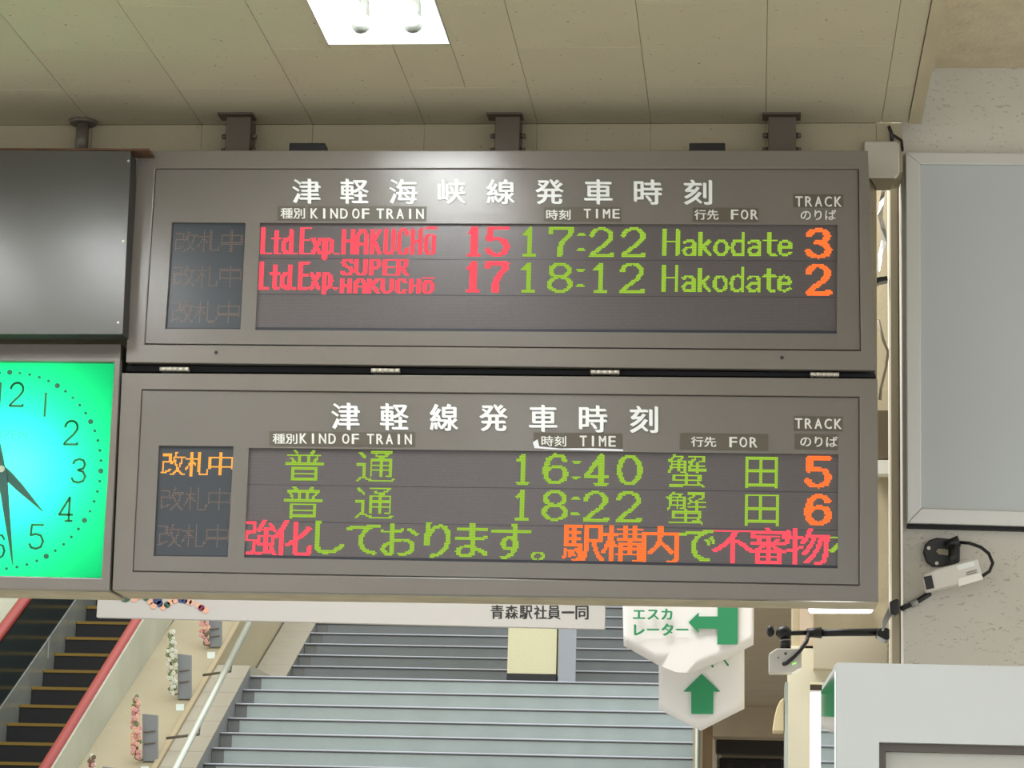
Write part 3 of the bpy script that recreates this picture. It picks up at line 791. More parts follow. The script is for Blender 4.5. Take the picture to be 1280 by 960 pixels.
word(mm, mp, 'ledgreen', '17:22', [(651.5, 284, 671.5, 321), (685.5, 284, 717.5, 321), (721.5, 285.5, 732, 320.5), (736, 284, 767.5, 321.5), (775.5, 284, 807.5, 321.5)], 1.75, .95)
HK = [(826.5, 285.5, 851, 320), (851.5, 286, 872, 320.5), (871, 286, 891, 320.5), (890.5, 286, 912.5, 320.5), (912, 286, 933, 320.5), (932.5, 286, 953.5, 320.5), (954, 286, 971.5, 320.5), (970.5, 286, 992, 320.5)]
word(mm, mp, 'ledgreen', 'Hakodate', HK, 1.3, .85)
word(mm, mp, 'ledorange', '3', [(1006, 284.5, 1040.5, 323.5)], 2.3, 1.3)
word(mm, mp, 'ledred', 'Ltd.Exp.', spread(323, 423, 327, 362, LT), 1.6, .8)
word(mm, mp, 'ledred', 'SUPER', spread(425.5, 511.5, 323, 345, [1] * 5), 1.5, .7)
word(mm, mp, 'ledred', 'HAKUCHQ', spread(424.5, 543.5, 347.5, 367, [1] * 7), 1.5, .7)
word(mm, mp, 'ledred', '17', [(582, 326.5, 600, 365.5), (605.5, 327, 636, 366)], 2.3, 1.1)
word(mm, mp, 'ledgreen', '18:12', [(650, 328, 670, 365.5), (684, 328, 716, 366), (720, 329, 731, 365.5), (740, 328, 760, 366), (774, 328, 806, 366.5)], 1.75, .95)
word(mm, mp, 'ledgreen', 'Hakodate', [(a - 1, b + 44.7, c - 1, d + 44.7) for a, b, c, d in HK], 1.3, .85)
word(mm, mp, 'ledorange', '2', [(1005.5, 329.5, 1040, 369)], 2.3, 1.3)
def gate_rows(gm, sp, rows, lit):
    for i, bx in enumerate(rows):
        x0, y0, x1, y1 = bx; w = (x1 - x0) / 3
        for k, ch in enumerate('改札中'):
            s = set(); gm.outline(s, ch, (x0 + k * w + .8, y0, x0 + (k + 1) * w - .8, y1), 0)
            gm.emit(s, 'led_character', M['ledamber' if i == lit else 'ledghost'], sp, *((0.94, 0.84) if i == lit else (0.6, 0.5)))
gate_rows(gm, sp, [(218, 288, 304, 315), (216, 331, 302, 359), (214, 376, 300, 404)], -1)
kh = MB(); 
for x, y in ((270, 440.5), (977.5, 447)): 
    k = MB().disc(at(x, y, YB - 0.002), 0.006, 0.004).build('keyhole', 'black', r)
# ---- lower board
LO = [(152, 466), (1097, 473), (1098, 752), (140, 738)]
LI = [(177, 486.7), (1074.5, 496), (1074.5, 732), (165.5, 714.5)]
LS = [(198.5, 557), (292, 557.8), (284.6, 696), (191.8, 695)]
LM = [(311, 559.8), (1048, 568), (1047, 710.5), (305, 697)]
r, sp, mp, gm, mm = board('lower grey departure board with green local trains and a red scrolling message', LO, LI, LS, LM, None)
title(r, '津軽線発車時刻', [432, 493, 555, 617, 679, 741.5, 805], 504, 537, 0.0105)
plate(r, (336.5, 539, 519, 557), [('種別', 341, 371.5, 542, 554.5), ('KIND', 375, 420, 541.5, 554), ('OF', 428, 449, 541.5, 554), ('TRAIN', 459, 515, 541.5, 554)], 0.008)
plate(r, (667, 540.5, 778, 560), [('時刻', 677, 707.5, 544.5, 557.5), ('TIME', 725, 770, 544, 557)], 0.012)
plate(r, (850, 541, 960, 561.5), [('行先', 864, 895, 545.5, 558), ('FOR', 912, 947, 545.5, 558)], 0.014)
plate(r, (992.5, 520, 1053, 538), [('TRACK', 994, 1052.5, 523, 535.5)], 0.014)
plate(r, (993.5, 542, 1047, 561.5), [('のりば', 1000.5, 1047, 545, 558)], 0.014)
# torn silvery tape edge under the TIME plate
tp_ = MB().slab([(666, 553), (672, 549), (674, 558), (700, 560.6), (740, 560.2), (779, 561.6), (779, 564), (735, 563), (690, 561.8), (668, 560)], YB + 0.006, YB + 0.0078).build('torn_tape', mat('torn_tape', rgb(226, 228, 232), 0.35), r)
word(mm, mp, 'ledgreen', '16:40', [(643.5, 566.5, 663.5, 605.5), (678.5, 566.5, 710.5, 606), (714, 569, 726, 605), (730, 567, 762, 607), (771, 568, 803, 607)], 1.75, .95)
word(mm, mp, 'ledgreen', '18:22', [(642, 612, 662.5, 651), (677, 612.5, 710, 651.5), (713, 615, 725, 651), (728, 613.5, 761, 652.5), (769, 613.5, 802, 653)], 1.75, .95)
word(mm, mp, 'ledorange', '5', [(1005.5, 570, 1040.5, 610.5)], 2.3, 1.3)
word(mm, mp, 'ledorange', '6', [(1005, 617, 1040.5, 657.5)], 2.3, 1.3)
def kanji(mm, parent, m, items, fat=0, bold=0.0):
    for ch, b in items:
        s = set(); mm.outline(s, ch, b, fat, bold)
        mm.emit(s, 'led_character', M[m], parent)
TH = -0.006
kanji(mm, mp, 'ledgreen', [('普', (357, 562, 403.5, 602)), ('通', (446, 563.5, 493, 603.5))], 0, TH)
kanji(mm, mp, 'ledgreen', [('普', (355.5, 607, 402, 648)), ('通', (444.5, 609, 491.5, 649.5))], 0, TH)
kanji(mm, mp, 'ledgreen', [('蟹', (834, 568, 883, 610)), ('田', (931, 571, 973, 611))], 0, TH)
kanji(mm, mp, 'ledgreen', [('蟹', (833, 613.5, 882.5, 656)), ('田', (930.5, 617, 973, 657))], 0, TH)
kanji(mm, mp, 'ledred', [('強', (306, 649, 343.5, 695)), ('化', (342, 650, 388, 696))], 1, 0.01)
kanji(mm, mp, 'ledgreen', [('し', (394, 651, 429, 693)), ('て', (433, 655, 473, 694)), ('お', (476, 653.5, 521, 695.5)), ('り', (531, 652, 561, 698)), ('ま', (570, 653.5, 608, 697.5)), ('す', (614, 654.5, 662, 700.5)), ('。', (663, 689, 679, 701.5))], 1, -0.004)
kanji(mm, mp, 'ledorange', [('駅', (703, 655.5, 754, 702.5)), ('構', (752, 656, 803, 703)), ('内', (803, 657, 846, 704))], 1, 0.012)
kanji(mm, mp, 'ledgreen', [('で', (848, 662, 893, 703))], 1, -0.004)
kanji(mm, mp, 'ledred', [('不', (889.5, 661.5, 940, 705)), ('審', (936, 659, 982, 706)), ('物', (980, 660, 1035, 706))], 1, 0.012)
kanji(mm, mp, 'ledgreen', [('を', (1035.5, 664, 1085, 706))], 1, -0.004)
gate_rows(gm, sp, [(201.5, 565, 291, 595), (200, 609.5, 289, 638.5), (197, 655, 287, 684.5)], 0)
MB().slab([(141, 736), (1098, 750), (1098, 752.2), (141, 738.2)], YB + 0.031, YB + 0.24).build('bottom_tray', 'underside', r)

# hinges and the dark seam between the boards
hg = MB().slab([(159, 456.5), (1094, 466.7), (1095, 471.5), (156, 464)], YB + 0.05, YB + 0.2).build('seam_channel', 'gap')
tag(hg, 'black channel filling the seam between the two departure boards', 'channel')
for i, (x, y, l) in enumerate(((218, 461.5, 'at the left end'), (482, 463.2, 'left of the middle'), (756.5, 465.2, 'right of the middle'), (1031, 468.2, 'at the right end'))):
    h = empty('hinge', at(x, y, YB + 0.012), 'silver knuckled hinge in the seam between the boards, ' + l, 'hinge', 'hinges between the boards')
    for k in range(5):
        a = at(x - 18 + k * 7.2, y + (k - 2) * 0.06, YB + 0.012); b = at(x - 18 + k * 7.2 + 7.0, y + (k - 2) * 0.06, YB + 0.012)
        MB().tube([a, b], 0.0072, 10).build('knuckle', 'hinge', h)
    MB().slab([(x - 17, y - 2), (x + 17, y - 2), (x + 17, y + 2), (x - 17, y + 2)], YB + 0.02, YB + 0.05).build('leaf', 'hinge', h)

# ---- hanging posts above the boards
def post(x0, x1, fx0, fx1, label):
    Yp = at_z((x0 + x1) / 2, 148.5, ZC).y - 0.05
    a, b = at(x0, 185, Yp), at(x1, 185, Yp)
    zt = at(600, 190, Yp).z
    r = empty('hanging_post', ((a.x + b.x) / 2, Yp + .04, zt - 0.02), label, 'post', 'posts hanging the boards')
    MB().box((a.x, Yp, zt - 0.03), (b.x, Yp + 0.1, ZC - 0.007)).build('shaft', 'darkmetal', r, 0.004)
    f0, f1 = at(fx0, 150, Yp).x, at(fx1, 150, Yp).x
    MB().box((f0, Yp - 0.025, ZC - 0.007), (f1, Yp + 0.05, ZC - 0.0005)).build('flange', 'darkmetal', r)
    for zz in (0.045, 0.095):
        for s_, x in ((1, b.x), (-1, a.x)):
            MB().tube([(x, Yp + 0.03, zt + zz - 0.03), (x + s_ * 0.018, Yp + 0.03, zt + zz - 0.03)], [0.011, 0.008], 8).build('bolt', 'darkmetal', r)
post(281, 311.5, 273, 317, 'square brown post hanging the upper board, leftmost of the three')
post(618, 649, 609, 653, 'square brown post hanging the upper board, middle of the three')
post(960, 995, 953, 1001, 'square brown post hanging the upper board, rightmost of the three')
for x, l in ((384, 'black block standing on top of the upper board, left one'), (884, 'black block standing on top of the upper board, right one')):
    a, b = at(x - 22.5, 180, YB + 0.1).x, at(x + 22.5, 180, YB + 0.1).x
    zt = at(x, 178.5, YB + 0.1).z; z0 = at(x, 188.2, YB + 0.03).z
    o = empty('lug', ((a + b) / 2, YB + .13, z0), l, 'bracket', 'blocks on the upper board')
    MB().box((a, YB + 0.1, z0 + .002), (b, YB + 0.16, zt)).build('block', 'black', o, 0.003)
    MB().box((b - .03, YB + 0.09, z0 + .002), (b + 0.012, YB + 0.165, z0 + 0.008)).build('foot', 'black', o)

# ---- blank panel at upper left
YP = 7.90
p = empty('blank_panel', at(60, 418, YP), 'plain dark grey metal panel hanging left of the upper departure board', 'panel')
PO = [(-260, 186), (163.5, 189), (153, 417.5), (-276, 417)]
MB().slab(PO, YP, YP + 0.004).build('front_sheet', 'panelgrey', p)
MB().slab(quad_in(PO, 1.0), YP + 0.0045, YP + 0.095).build('box', mat('panel_box', rgb(52, 50, 46), 0.6), p)
MB().slab([(-262, 184.5), (186, 185.5), (186, 188.2), (-262, 187)], YP + 0.01, YP + 0.095).build('top_angle', 'rust', p)
for x, y in ((160.5, 201), (154, 301.5), (147.5, 403)): MB().disc(at(x, y, YP - 0.002), 0.0038, 0.002, 12).build('screw', 'hinge', p)
c0 = at_z(104, 151.5, ZC)
pr = empty('hanging_pipe', (c0.x, c0.y, at(104, 187, c0.y).z), 'round grey pipe with ceiling flange hanging the blank panel', 'pipe')
zt = at(104, 187, c0.y).z
MB().tube([(c0.x, c0.y, zt - 0.02), (c0.x, c0.y, ZC - 0.008)], 0.0225, 18).build('pipe', 'pipe', pr)
MB().tube([(c0.x, c0.y, ZC - 0.012), (c0.x, c0.y, ZC - 0.0005)], [0.044, 0.05], 24).build('flange', 'pipe', pr)

# ---- clock
YK = 7.99
ck = empty('clock', at(4, 738, YK), 'square station clock with glowing green dial left of the lower board', 'clock')
CO = [(-170, 447), (150, 447.5), (136.2, 738.5), (-186, 733)]
CI = [(-142, 450), (143, 452.5), (126.5, 722.5), (-160, 716)]
cc = at(4, 587.5, YK)
MB().ring(CO, CI, YK, YK + 0.03).build('frame', 'housing', ck, 0.003)
MB().ring([(-172, 430), (151, 430.5), (136.3, 739.5), (-188, 734)], [(-160, 447.5), (147, 448), (130, 728), (-174, 722)], YK + 0.0305, YK + 0.24).build('housing', 'housing', ck)
MB().slab([(-170, 434), (154, 434), (138, 737), (-186, 731)], YK + 0.235, YK + 0.24).build('back_plate', 'inner', ck)
dial = MB().slab(quad_in(CI, -1.5), YK + 0.0255, YK + 0.029).build('dial', 'dial', ck)
ux = (at(126, 589.5, YK) - at(4, 587.5, YK)); RC = 122.5 * YK / F * 1.0 * (at(126, 589.5, YK).x - at(4, 587.5, YK).x) / (122 * YK / F)
cc = at(4, 587.5, YK + 0.025)
def cpt(ang, r, y=0.0):
    a = math.radians(ang); return Vector((cc.x + r * math.sin(a), cc.y - y, cc.z + r * math.cos(a)))
for k in range(60):
    big = k % 5 == 0
    MB().disc(cpt(k * 6, RC, 0.0035), 0.0085 if big else 0.0046, 0.003, 14).build('hour_dot' if big else 'minute_dot', 'clockmark', ck)
def ribbon(mb, pl, w, y):
    for k, (p, q) in enumerate(zip(pl[:-1], pl[1:])):
        d = (q - p).normalized(); n = Vector((-d.z, 0, d.x)) * w / 2
        mb.add([p + n - d * w * .2, p - n - d * w * .2, q - n + d * w * .2, q + n + d * w * .2], [(0, 1, 2, 3)])
for h in range(1, 13):
    c = cpt(h * 30, RC * 0.775); s_ = str(h); hh = 0.078; ww = 0.045
    for j, ch in enumerate(s_):
        cx = c.x + (j - (len(s_) - 1) / 2) * ww * 1.25
        mb = MB()
        gl = ST[ch] if ch != '1' else [[(.5, 0), (.5, 1)]]
        for pl in gl:
            ribbon(mb, [Vector((cx + (a - .5) * ww, cc.y - 0.0006, c.z + (.5 - b) * hh)) for a, b in pl], 0.0078, 0)
        mb.build('numeral', 'clockmark', ck)
letters(MB(), 'CITIZEN', (-27, 538.5, 34, 548), YK + 0.0245, 0.012).build('maker_name', 'clockname', ck)
def hand(ang, prof, y, name):
    a = math.radians(ang); d = Vector((math.sin(a), 0, math.cos(a))); n = Vector((d.z, 0, -d.x)); o = Vector((cc.x, cc.y - y, cc.z))
    MB().prism([o + d * u + n * v for u, v in prof] + [o + d * u - n * v for u, v in reversed(prof)], (0, 0.003, 0)).build(name, 'clockhand', ck)
hand(133.5, [(-0.06, .010), (0.03, .016), (0.085, .0135), (RC * .61, .0015)], 0.012, 'hour_hand')
hand(169.5, [(-0.085, .006), (-0.03, .011), (0.05, .0155), (RC * .98, .0016)], 0.018, 'minute_hand')
MB().disc(Vector((cc.x, cc.y - 0.022, cc.z)), 0.011, 0.004).build('hub', 'pin', ck)
for dx in (-0.06, 0.06):
    pl_ = bpy.data.lights.new('clock_lamp', 'POINT'); pl_.energy = CLOCK_W; pl_.shadow_soft_size = 0.05; pl_.color = (0.9, 1, 0.98)
    lo = bpy.data.objects.new('clock_lamp', pl_); lo.location = (cc.x + dx, YK + 0.15, cc.z); COL.objects.link(lo)
    lo.parent = ck; lo.matrix_parent_inverse = world_of(ck).inverted()
MB().slab([(-186, 731.5), (136.5, 738.5), (136.5, 740.5), (-186, 734)], YK + 0.03, YK + 0.24).build('bottom_tray', 'underside', ck)

struct(MB().box((-5.5, YW + .25, 5.25), (XP + 2.0, 13.6, 5.4)).build('ceiling_hall', 'beige'))
def cords(parent, xs_, Y, z):
    for x in xs_: MB().tube([(x, Y, z), (x, Y, 5.2498)], 0.005, 6).build('cord', 'greypost', parent)
# ================================================================== BANNER AND HANGING SIGNS
YN = 12.0
bn = empty('banner', at(438, 786, YN), 'long white board with flower garland hanging in front of the stairs', 'banner')
a, b = at(120.5, 771.5, YN), at(756, 786.5, YN)
MB().prism([a, b, Vector((b.x, YN, b.z + 0.32)), Vector((a.x, YN, a.z + 0.32))], (0, 0.04, 0)).build('panel', mat('banner_board_paint', rgb(196, 194, 190), 0.6), bn, 0.002)
cords(bn, (a.x + .2, b.x - .2), YN + .02, a.z + .32)
for i, (ch, x) in enumerate(zip('青森駅社員一同', (621.5, 639.5, 657.5, 675.5, 692.5, 710, 727.5))):
    y0, y1 = (756.5, 773.5)
    if ch == '一': y0, y1 = 763.5, 766
    letters(MB(), ch, (x - 7.8, y0 + (x - 621) * .008, x + 7.8, y1 + (x - 621) * .008), YN - 0.001, 0.03).build('lettering', 'ink', bn)
gar = [(157, 746, 7, 'forest'), (168, 748, 5, 'peach'), (183, 747, 4.5, 'forest'), (197, 750, 6, 'navy'), (188, 752, 4, 'peach'), (192, 757, 4.5, 'peach'), (200, 755, 4, 'navy'), (204, 759, 4, 'peach'), (209, 756, 4, 'forest'), (213, 752.5, 4, 'peach'), (219, 750.5, 4.2, 'peach'), (226, 750, 3.6, 'navy'), (231, 751, 3.6, 'navy'), (236, 752, 4.2, 'peach'), (240, 753.5, 3.5, 'peach'), (248, 757, 4, 'peach'), (252, 760, 4, 'plum'), (257, 763, 4.2, 'peach'), (175, 746, 3.6, 'peach')]
for x, y, rr, mm_ in gar:
    MB().disc(at(x, y, YN) + Vector((0, -0.004, 0)), rr * YN / F, 0.003, 14).build('garland_flower', mm_, bn)

def sheet(name, poly, Y, label, curl=0.015):
    """thin hanging sheet with a soft bulge, outline poly"""
    P = [at(x, y, Y) for x, y in poly]
    bm = bmesh.new(); vs = [bm.verts.new(p) for p in P]; f = bm.faces.new(vs)
    bmesh.ops.triangulate(bm, faces=[f])
    for _ in range(3): bmesh.ops.subdivide_edges(bm, edges=bm.edges[:], cuts=1, use_grid_fill=True)
    x0 = min(p.x for p in P); x1 = max(p.x for p in P); z0 = min(p.z for p in P); z1 = max(p.z for p in P)
    for v in bm.verts:
        u = (v.co.x - x0) / (x1 - x0); w = (v.co.z - z0) / (z1 - z0)
        v.co.y += curl * math.sin(u * PI * 1.6 + 0.4) * (1 - w) ** 1.2
    me = bpy.data.meshes.new(name); bm.normal_update(); bm.to_mesh(me); bm.free(); me.materials.append(M['sign'])
    for p in me.polygons: p.use_smooth = True
    return me
YH = 10.0
def hang(poly, Y, label, curl):
    r = empty('hanging_sign', at(sum(p[0] for p in poly) / len(poly), max(p[1] for p in poly), Y), label, 'sign', 'white hanging arrow signs')
    me = sheet('sheet', poly, Y, label, curl); o = link('sheet', me, r)
    s_ = o.modifiers.new('thick', 'SOLIDIFY'); s_.thickness = 0.004; s_.offset = 0
    return r
h1 = hang([(777, 690), (943, 690), (942, 806), (905, 825), (862, 842), (845, 841), (824, 832), (779.5, 807)], YH, 'white pointed hanging sign with a green left arrow, in front of the other one', 0.003)
def flat(parent, poly, Y, m, name): MB().slab(poly, Y, Y + 0.0015).build(name, m, parent)
Ya = YH - 0.012
cords(h1, (at(790, 700, YH).x, at(930, 700, YH).x), YH + .003, at(860, 692, YH).z)
flat(h1, [(897, 700), (922.5, 700), (922, 805.5), (896.5, 805.5), (897, 786), (873, 785.5), (873.5, 791.5), (860.5, 778), (873.5, 765.5), (873.5, 770.5), (897, 770.5)], Ya, 'green', 'arrow')
for t, bx in (('エスカ', (791.5, 761, 840, 774.5)), ('レーター', (793, 779.5, 860, 794.5))):
    letters(MB(), t, bx, Ya, 0.045).build('lettering', 'green', h1)
h2 = hang([(823.5, 780), (930.5, 780), (930.5, 886), (876, 913.5), (823.5, 886.5)], YH + 0.06, 'white pointed hanging sign with a green up arrow, behind the left-arrow sign', 0.008)
Yb_ = YH + 0.045
cords(h2, (at(835, 782, YH).x, at(920, 782, YH).x), YH + .06, at(875, 783, YH).z)
flat(h2, [(877, 842), (900.5, 864.5), (892, 864.5), (891.5, 892.5), (864, 892.5), (864, 864.5), (854, 864.5)], Yb_, 'green', 'arrow')
letters(MB(), 'ホームへ', (838, 815, 911, 834.5), Yb_, 0.02).build('lettering', 'green', h2)
zt1 = at(860, 690, YH).z
# lamps seen below the boards, far back
for x0, x1, y0, y1, Y, mt, l in ((866, 890, 752, 761, 13.0, 'lampyellow', 'small warm glowing lamp just under the lower board, above the arrow signs'), (1011, 1092, 742, 764.5, 9.5, 'tubeback', 'bright white tube light under the right end of the lower board')):
    c = at((x0 + x1) / 2, y0, Y)
    o = empty('tube_light', c, l, 'lamp')
    MB().slab([(x0, y0), (x1, y0), (x1, y1 - 3), (x1 - 3, y1), (x0 + 3, y1), (x0, y1 - 3)], Y, Y + 0.06).build('diffuser', mt, o, 0.004)
    MB().slab([(x0, y0 - 6), (x1, y0 - 6), (x1, y0 - .3), (x0, y0 - .3)], Y, Y + (0.08 if Y > 11 else .399)).build('fitting', 'tubewhite', o)
    if Y > 11: cords(o, (c.x,), Y + .04, c.z)

# ================================================================== RIGHT-HAND SIDE
# noticeboard on the pier
nb = empty('noticeboard', at(1220, 655, YR - 0.05), 'large grey glazed noticeboard in a silver frame on the rough pier wall', 'noticeboard')
NO = [(1132, 190), (1500, 193), (1504, 664), (1134, 654)]
NI = [(1150.5, 205), (1481, 208), (1485, 645), (1151.5, 635)]
Yn = YR - 0.045
ul, ur, lr, ll = NO; iul, iur, ilr, ill = NI
for q in ((ul, ur, iur, iul), (ur, lr, ilr, iur), (ll, ill, ilr, lr), (ul, iul, ill, ll)):
    MB().slab(list(q), Yn, Yn + 0.03).build('frame_bar', 'alu', nb, 0.003)
MB().slab(quad_in(NI, -2), Yn + 0.012, Yn + 0.018).build('sheet', 'notice', nb)
MB().slab(quad_in(NO, 1.5), Yn + 0.0305, YR - 0.001).build('back_box', 'black', nb)
MB().slab([(1134, 655), (1504, 665), (1504, 669), (1134, 659)], Yn + 0.01, YR - 0.001).build('shadow_strip', 'gap', nb)  # black strip painting the shadow line under the noticeboard

# cable raceway on the pier's inner face and the white cover box above it
ra = at_x(1119, 500, XP - 0.012)
z0, z1 = at_x(1117, 800, XP).z, at_x(1117, 205, XP).z
ry = at_x(1119, 500, XP - 0.012).y
tag(MB().box((XP - 0.03, ry - 0.06, 1.9), (XP - 0.001, ry + 0.06, ZC - 0.05)).build('raceway', mat('raceway_paint', rgb(170, 160, 138), 0.5), None, 0.004), 'beige vertical cable raceway beside the silver-framed noticeboard', 'raceway')
bx = empty('junction_box', at(1101, 222, 8.24), 'pale rounded cover box at the top right corner of the upper board', 'box')
MB().slab([(1080, 176), (1121, 176), (1124.5, 179), (1124.5, 217), (1119, 223), (1086, 223), (1080, 218)], 8.238, 8.2585).build('cover', mat('cover_box', rgb(186, 180, 166), 0.5), bx, 0.006)
MB().slab([(1088, 223), (1119, 223), (1113, 236), (1096, 236)], 8.24, 8.258).build('throat', mat('cover_throat', rgb(120, 108, 84), 0.6), bx)
c1 = at(1113, 165, 8.24)
MB().tube([at(1115, 176, 8.24), at(1114, 166, 8.24), at(1111, 158, 8.24)], 0.006, 8).build('cable', 'black', bx)
MB().tube([at(1114, 168, 8.24), at(1120, 171, 8.24), at(1127, 176, 8.24), at(1128, 188, 8.17)], 0.005, 8).build('cable', 'black', bx)
# crumpled clear tape and loose wire in the gap
tq = MB(); random.seed(3)
strip = [(1109, 222), (1104, 236), (1102, 252), (1100, 268), (1104, 284), (1106, 300), (1101, 318), (1098, 338)]
vs = []
for i, (x, y) in enumerate(strip):
    w = 3.5 - abs(i - 4) * .5
    vs += [at(x - w, y, 8.5 + random.uniform(-.03, .03)), at(x + w, y + 3, 8.5 + random.uniform(-.03, .03))]
tq.add(vs, [(2 * i, 2 * i + 1, 2 * i + 3, 2 * i + 2) for i in range(len(strip) - 1)])
o = tq.build('plastic_strip', mat('clear_film', rgb(190, 188, 182), 0.12, spec=0.8))
sm_ = o.modifiers.new('thick', 'SOLIDIFY'); sm_.thickness = 0.002
tag(o, 'crumpled shiny plastic strip hanging in the gap right of the upper board', 'plastic strip')
tag(MB().tube([at(1098, 400, 9.0), at(1104, 425, 9.0), at(1110, 440, 9.0), at(1107, 460, 9.0), at(1101, 485, 9.0), at(1100, 500, 9.0)], 0.006, 8).build('loose_wire', mat('grey_wire', rgb(120, 110, 90), 0.5)), 'thin grey loose wire hanging in the gap right of the boards', 'wire')
tag(MB().slab([(1094, 347), (1109, 345), (1110, 350), (1100, 352), (1094, 356)], 8.6, 8.65).build('wire_clip', 'black'), 'small black clip in the gap right of the upper board', 'clip')

# box sensor on the pier wall
Ys = YR - 0.06
sn = empty('wall_sensor', at(1190, 700, YR), 'white box camera with black round bracket on the rough wall under the noticeboard', 'camera')
c = at(1177, 690, YR - 0.001)
pts_ = [(1154, 690), (1156, 681), (1162, 675), (1171, 672), (1184, 673), (1196, 676), (1200, 684), (1200, 702), (1192, 705), (1176, 708), (1166, 708), (1158, 702)]
MB().slab(pts_, YR - 0.025, YR - 0.001).build('bracket_disc', 'black', sn, 0.004)
MB().slab([(1170, 689), (1173, 686), (1183, 686), (1188, 688), (1188, 692), (1184, 694), (1174, 693)], YR - 0.032, YR - 0.0255).build('bracket_window', mat('bracket_sticker', rgb(150, 142, 118), 0.6), sn)
MB().tube([at(1181, 682, YR - 0.05), at(1199, 676, YR - 0.06)], [0.014, 0.019], 12).build('ball_joint', 'black', sn)
MB().tube([at(1190, 679, YR - 0.05), at(1190, 692, YR - 0.075), at(1190, 704, YR - 0.09)], 0.012, 10).build('arm', 'black', sn)
for x, y in ((1161, 685), (1171, 704)): MB().disc(at(x, y, YR - 0.028), 0.006, 0.003, 10).build('screw', 'hinge', sn)
bdy = [(1154, 719), (1170, 711), (1222, 697.5), (1228, 718), (1196, 731), (1172, 736), (1158, 739)]
MB().slab(bdy, YR - 0.15, YR - 0.09).build('body', 'plastic', sn, 0.006)
MB().slab([(1154.5, 721), (1164.5, 719), (1168, 735), (1158, 737)], YR - 0.154, YR - 0.1505).build('lens_window', 'black', sn)
q = MB().slab([(1195, 707), (1217, 701.5), (1219, 707), (1198, 713)], YR - 0.152, YR - 0.1502).build('name_label', 'white', sn)
MB().slab([(1198, 723), (1226, 716), (1229, 724), (1198, 733)], YR - 0.153, YR - 0.1503).build('side_label', 'paper', sn)
for k in range(2): MB().slab([(1208, 715.5 + k * 2.6), (1221, 712 + k * 2.6), (1221, 713 + k * 2.6), (1208, 716.5 + k * 2.6)], YR - 0.152, YR - 0.1502).build('vent_slit', 'kioskframe', sn)
MB().tube([at(1200, 678, YR - .07), at(1212, 679, YR - .08), at(1226, 684, YR - .09), at(1236, 692, YR - .1), at(1241, 704, YR - .11), at(1237, 714, YR - .12), at(1228, 720, YR - .12)], 0.0055, 8).build('cable', 'black', sn)
# cable clip on the pier edge and the arm carrying the second sensor
pc = at_x(1117, 765, XP - 0.02)
cl = empty('cable_clip', at_x(1117, 775, XP), 'black cable with rubber clip on the pier edge below the white box camera', 'cable')
MB().tube([at(1163, 741, YR - 0.012), at(1148, 751, YR - 0.012), at(1132, 758, YR - 0.012), at(1126, 761.5, YR - .012)], 0.009, 8).build('cable', 'black', cl)
MB().tube([at(1139, 756, YR - 0.013), at(1147, 752, YR - 0.013)], 0.012, 8).build('cable_tie', 'clip', cl)
MB().slab([(1112, 752), (1121, 748), (1124, 750), (1124, 766), (1120, 769), (1113, 768)], YR - 0.03, YR - 0.002 + .03).build('clip', 'black', cl, 0.004)
MB().slab([(1103, 775), (1112, 757), (1115, 768), (1113, 772), (1105, 787), (1103, 787)], YR + 0.06, YR + 0.1).build('strap', 'clip', cl)
Yz = 8.85
s2 = empty('hanging_sensor', at(983, 840, Yz), 'grey white box sensor hanging from a black arm beside the cream partition', 'camera')
MB().tube([at(1107, 790, Yz), at(1060, 790.5, Yz), at(1025, 791, Yz)], 0.0135, 10).build('arm', 'black', s2)
MB().tube([at(1027, 791, Yz), at(1008, 791, Yz)], [0.02, 0.015], 10).build('arm_sleeve', 'black', s2)
MB().tube([at(1008, 791, Yz), at(970, 792, Yz)], 0.0085, 10).build('rod', 'black', s2)
MB().slab([(1096, 788), (1104, 783), (1112, 786), (1112, 799), (1107, 800), (1096, 794)], Yz - 0.05, Yz + 0.06).build('wall_mount', 'black', s2, 0.004)
MB().ball(at(980, 791, Yz), 0.026, 14, 8, (1.1, .9, .95)).build('clamp', 'black', s2)
MB().ball(at(963, 789, Yz), 0.016, 12, 8, (.9, .9, 1.3)).build('knob', 'black', s2)
MB().tube([at(981.5, 796, Yz), at(982, 811, Yz)], 0.0185, 14).build('stem', 'black', s2)
MB().tube([at(981.7, 799.5, Yz), at(981.8, 801, Yz)], 0.0195, 14).build('stem_ring', 'clip', s2)
MB().slab([(961, 817), (971, 810.5), (1002, 810.5), (1002, 834), (990, 840.5), (961, 840.5)], Yz - 0.04, Yz + 0.05).build('body', 'plastic', s2, 0.004)
for x, y, rr in ((982, 817, .005), (973, 822, .003), (990, 823, .003)): MB().disc(at(x, y, Yz - 0.043), rr, 0.003, 10).build('screw', 'kioskframe', s2)
MB().slab([(990, 829.5), (995, 827.5), (995.5, 829), (990.5, 831)], Yz - 0.0425, Yz - 0.0402).build('indicator', 'sensorled', s2)
MB().tube([at(1011, 792, Yz - .01), at(1008, 802, Yz - .04), at(1000, 813, Yz - .06), at(990, 823, Yz - .065), at(983, 829, Yz - .055), at(980, 830, Yz - .04)], 0.0075, 8).build('cable', 'black', s2)

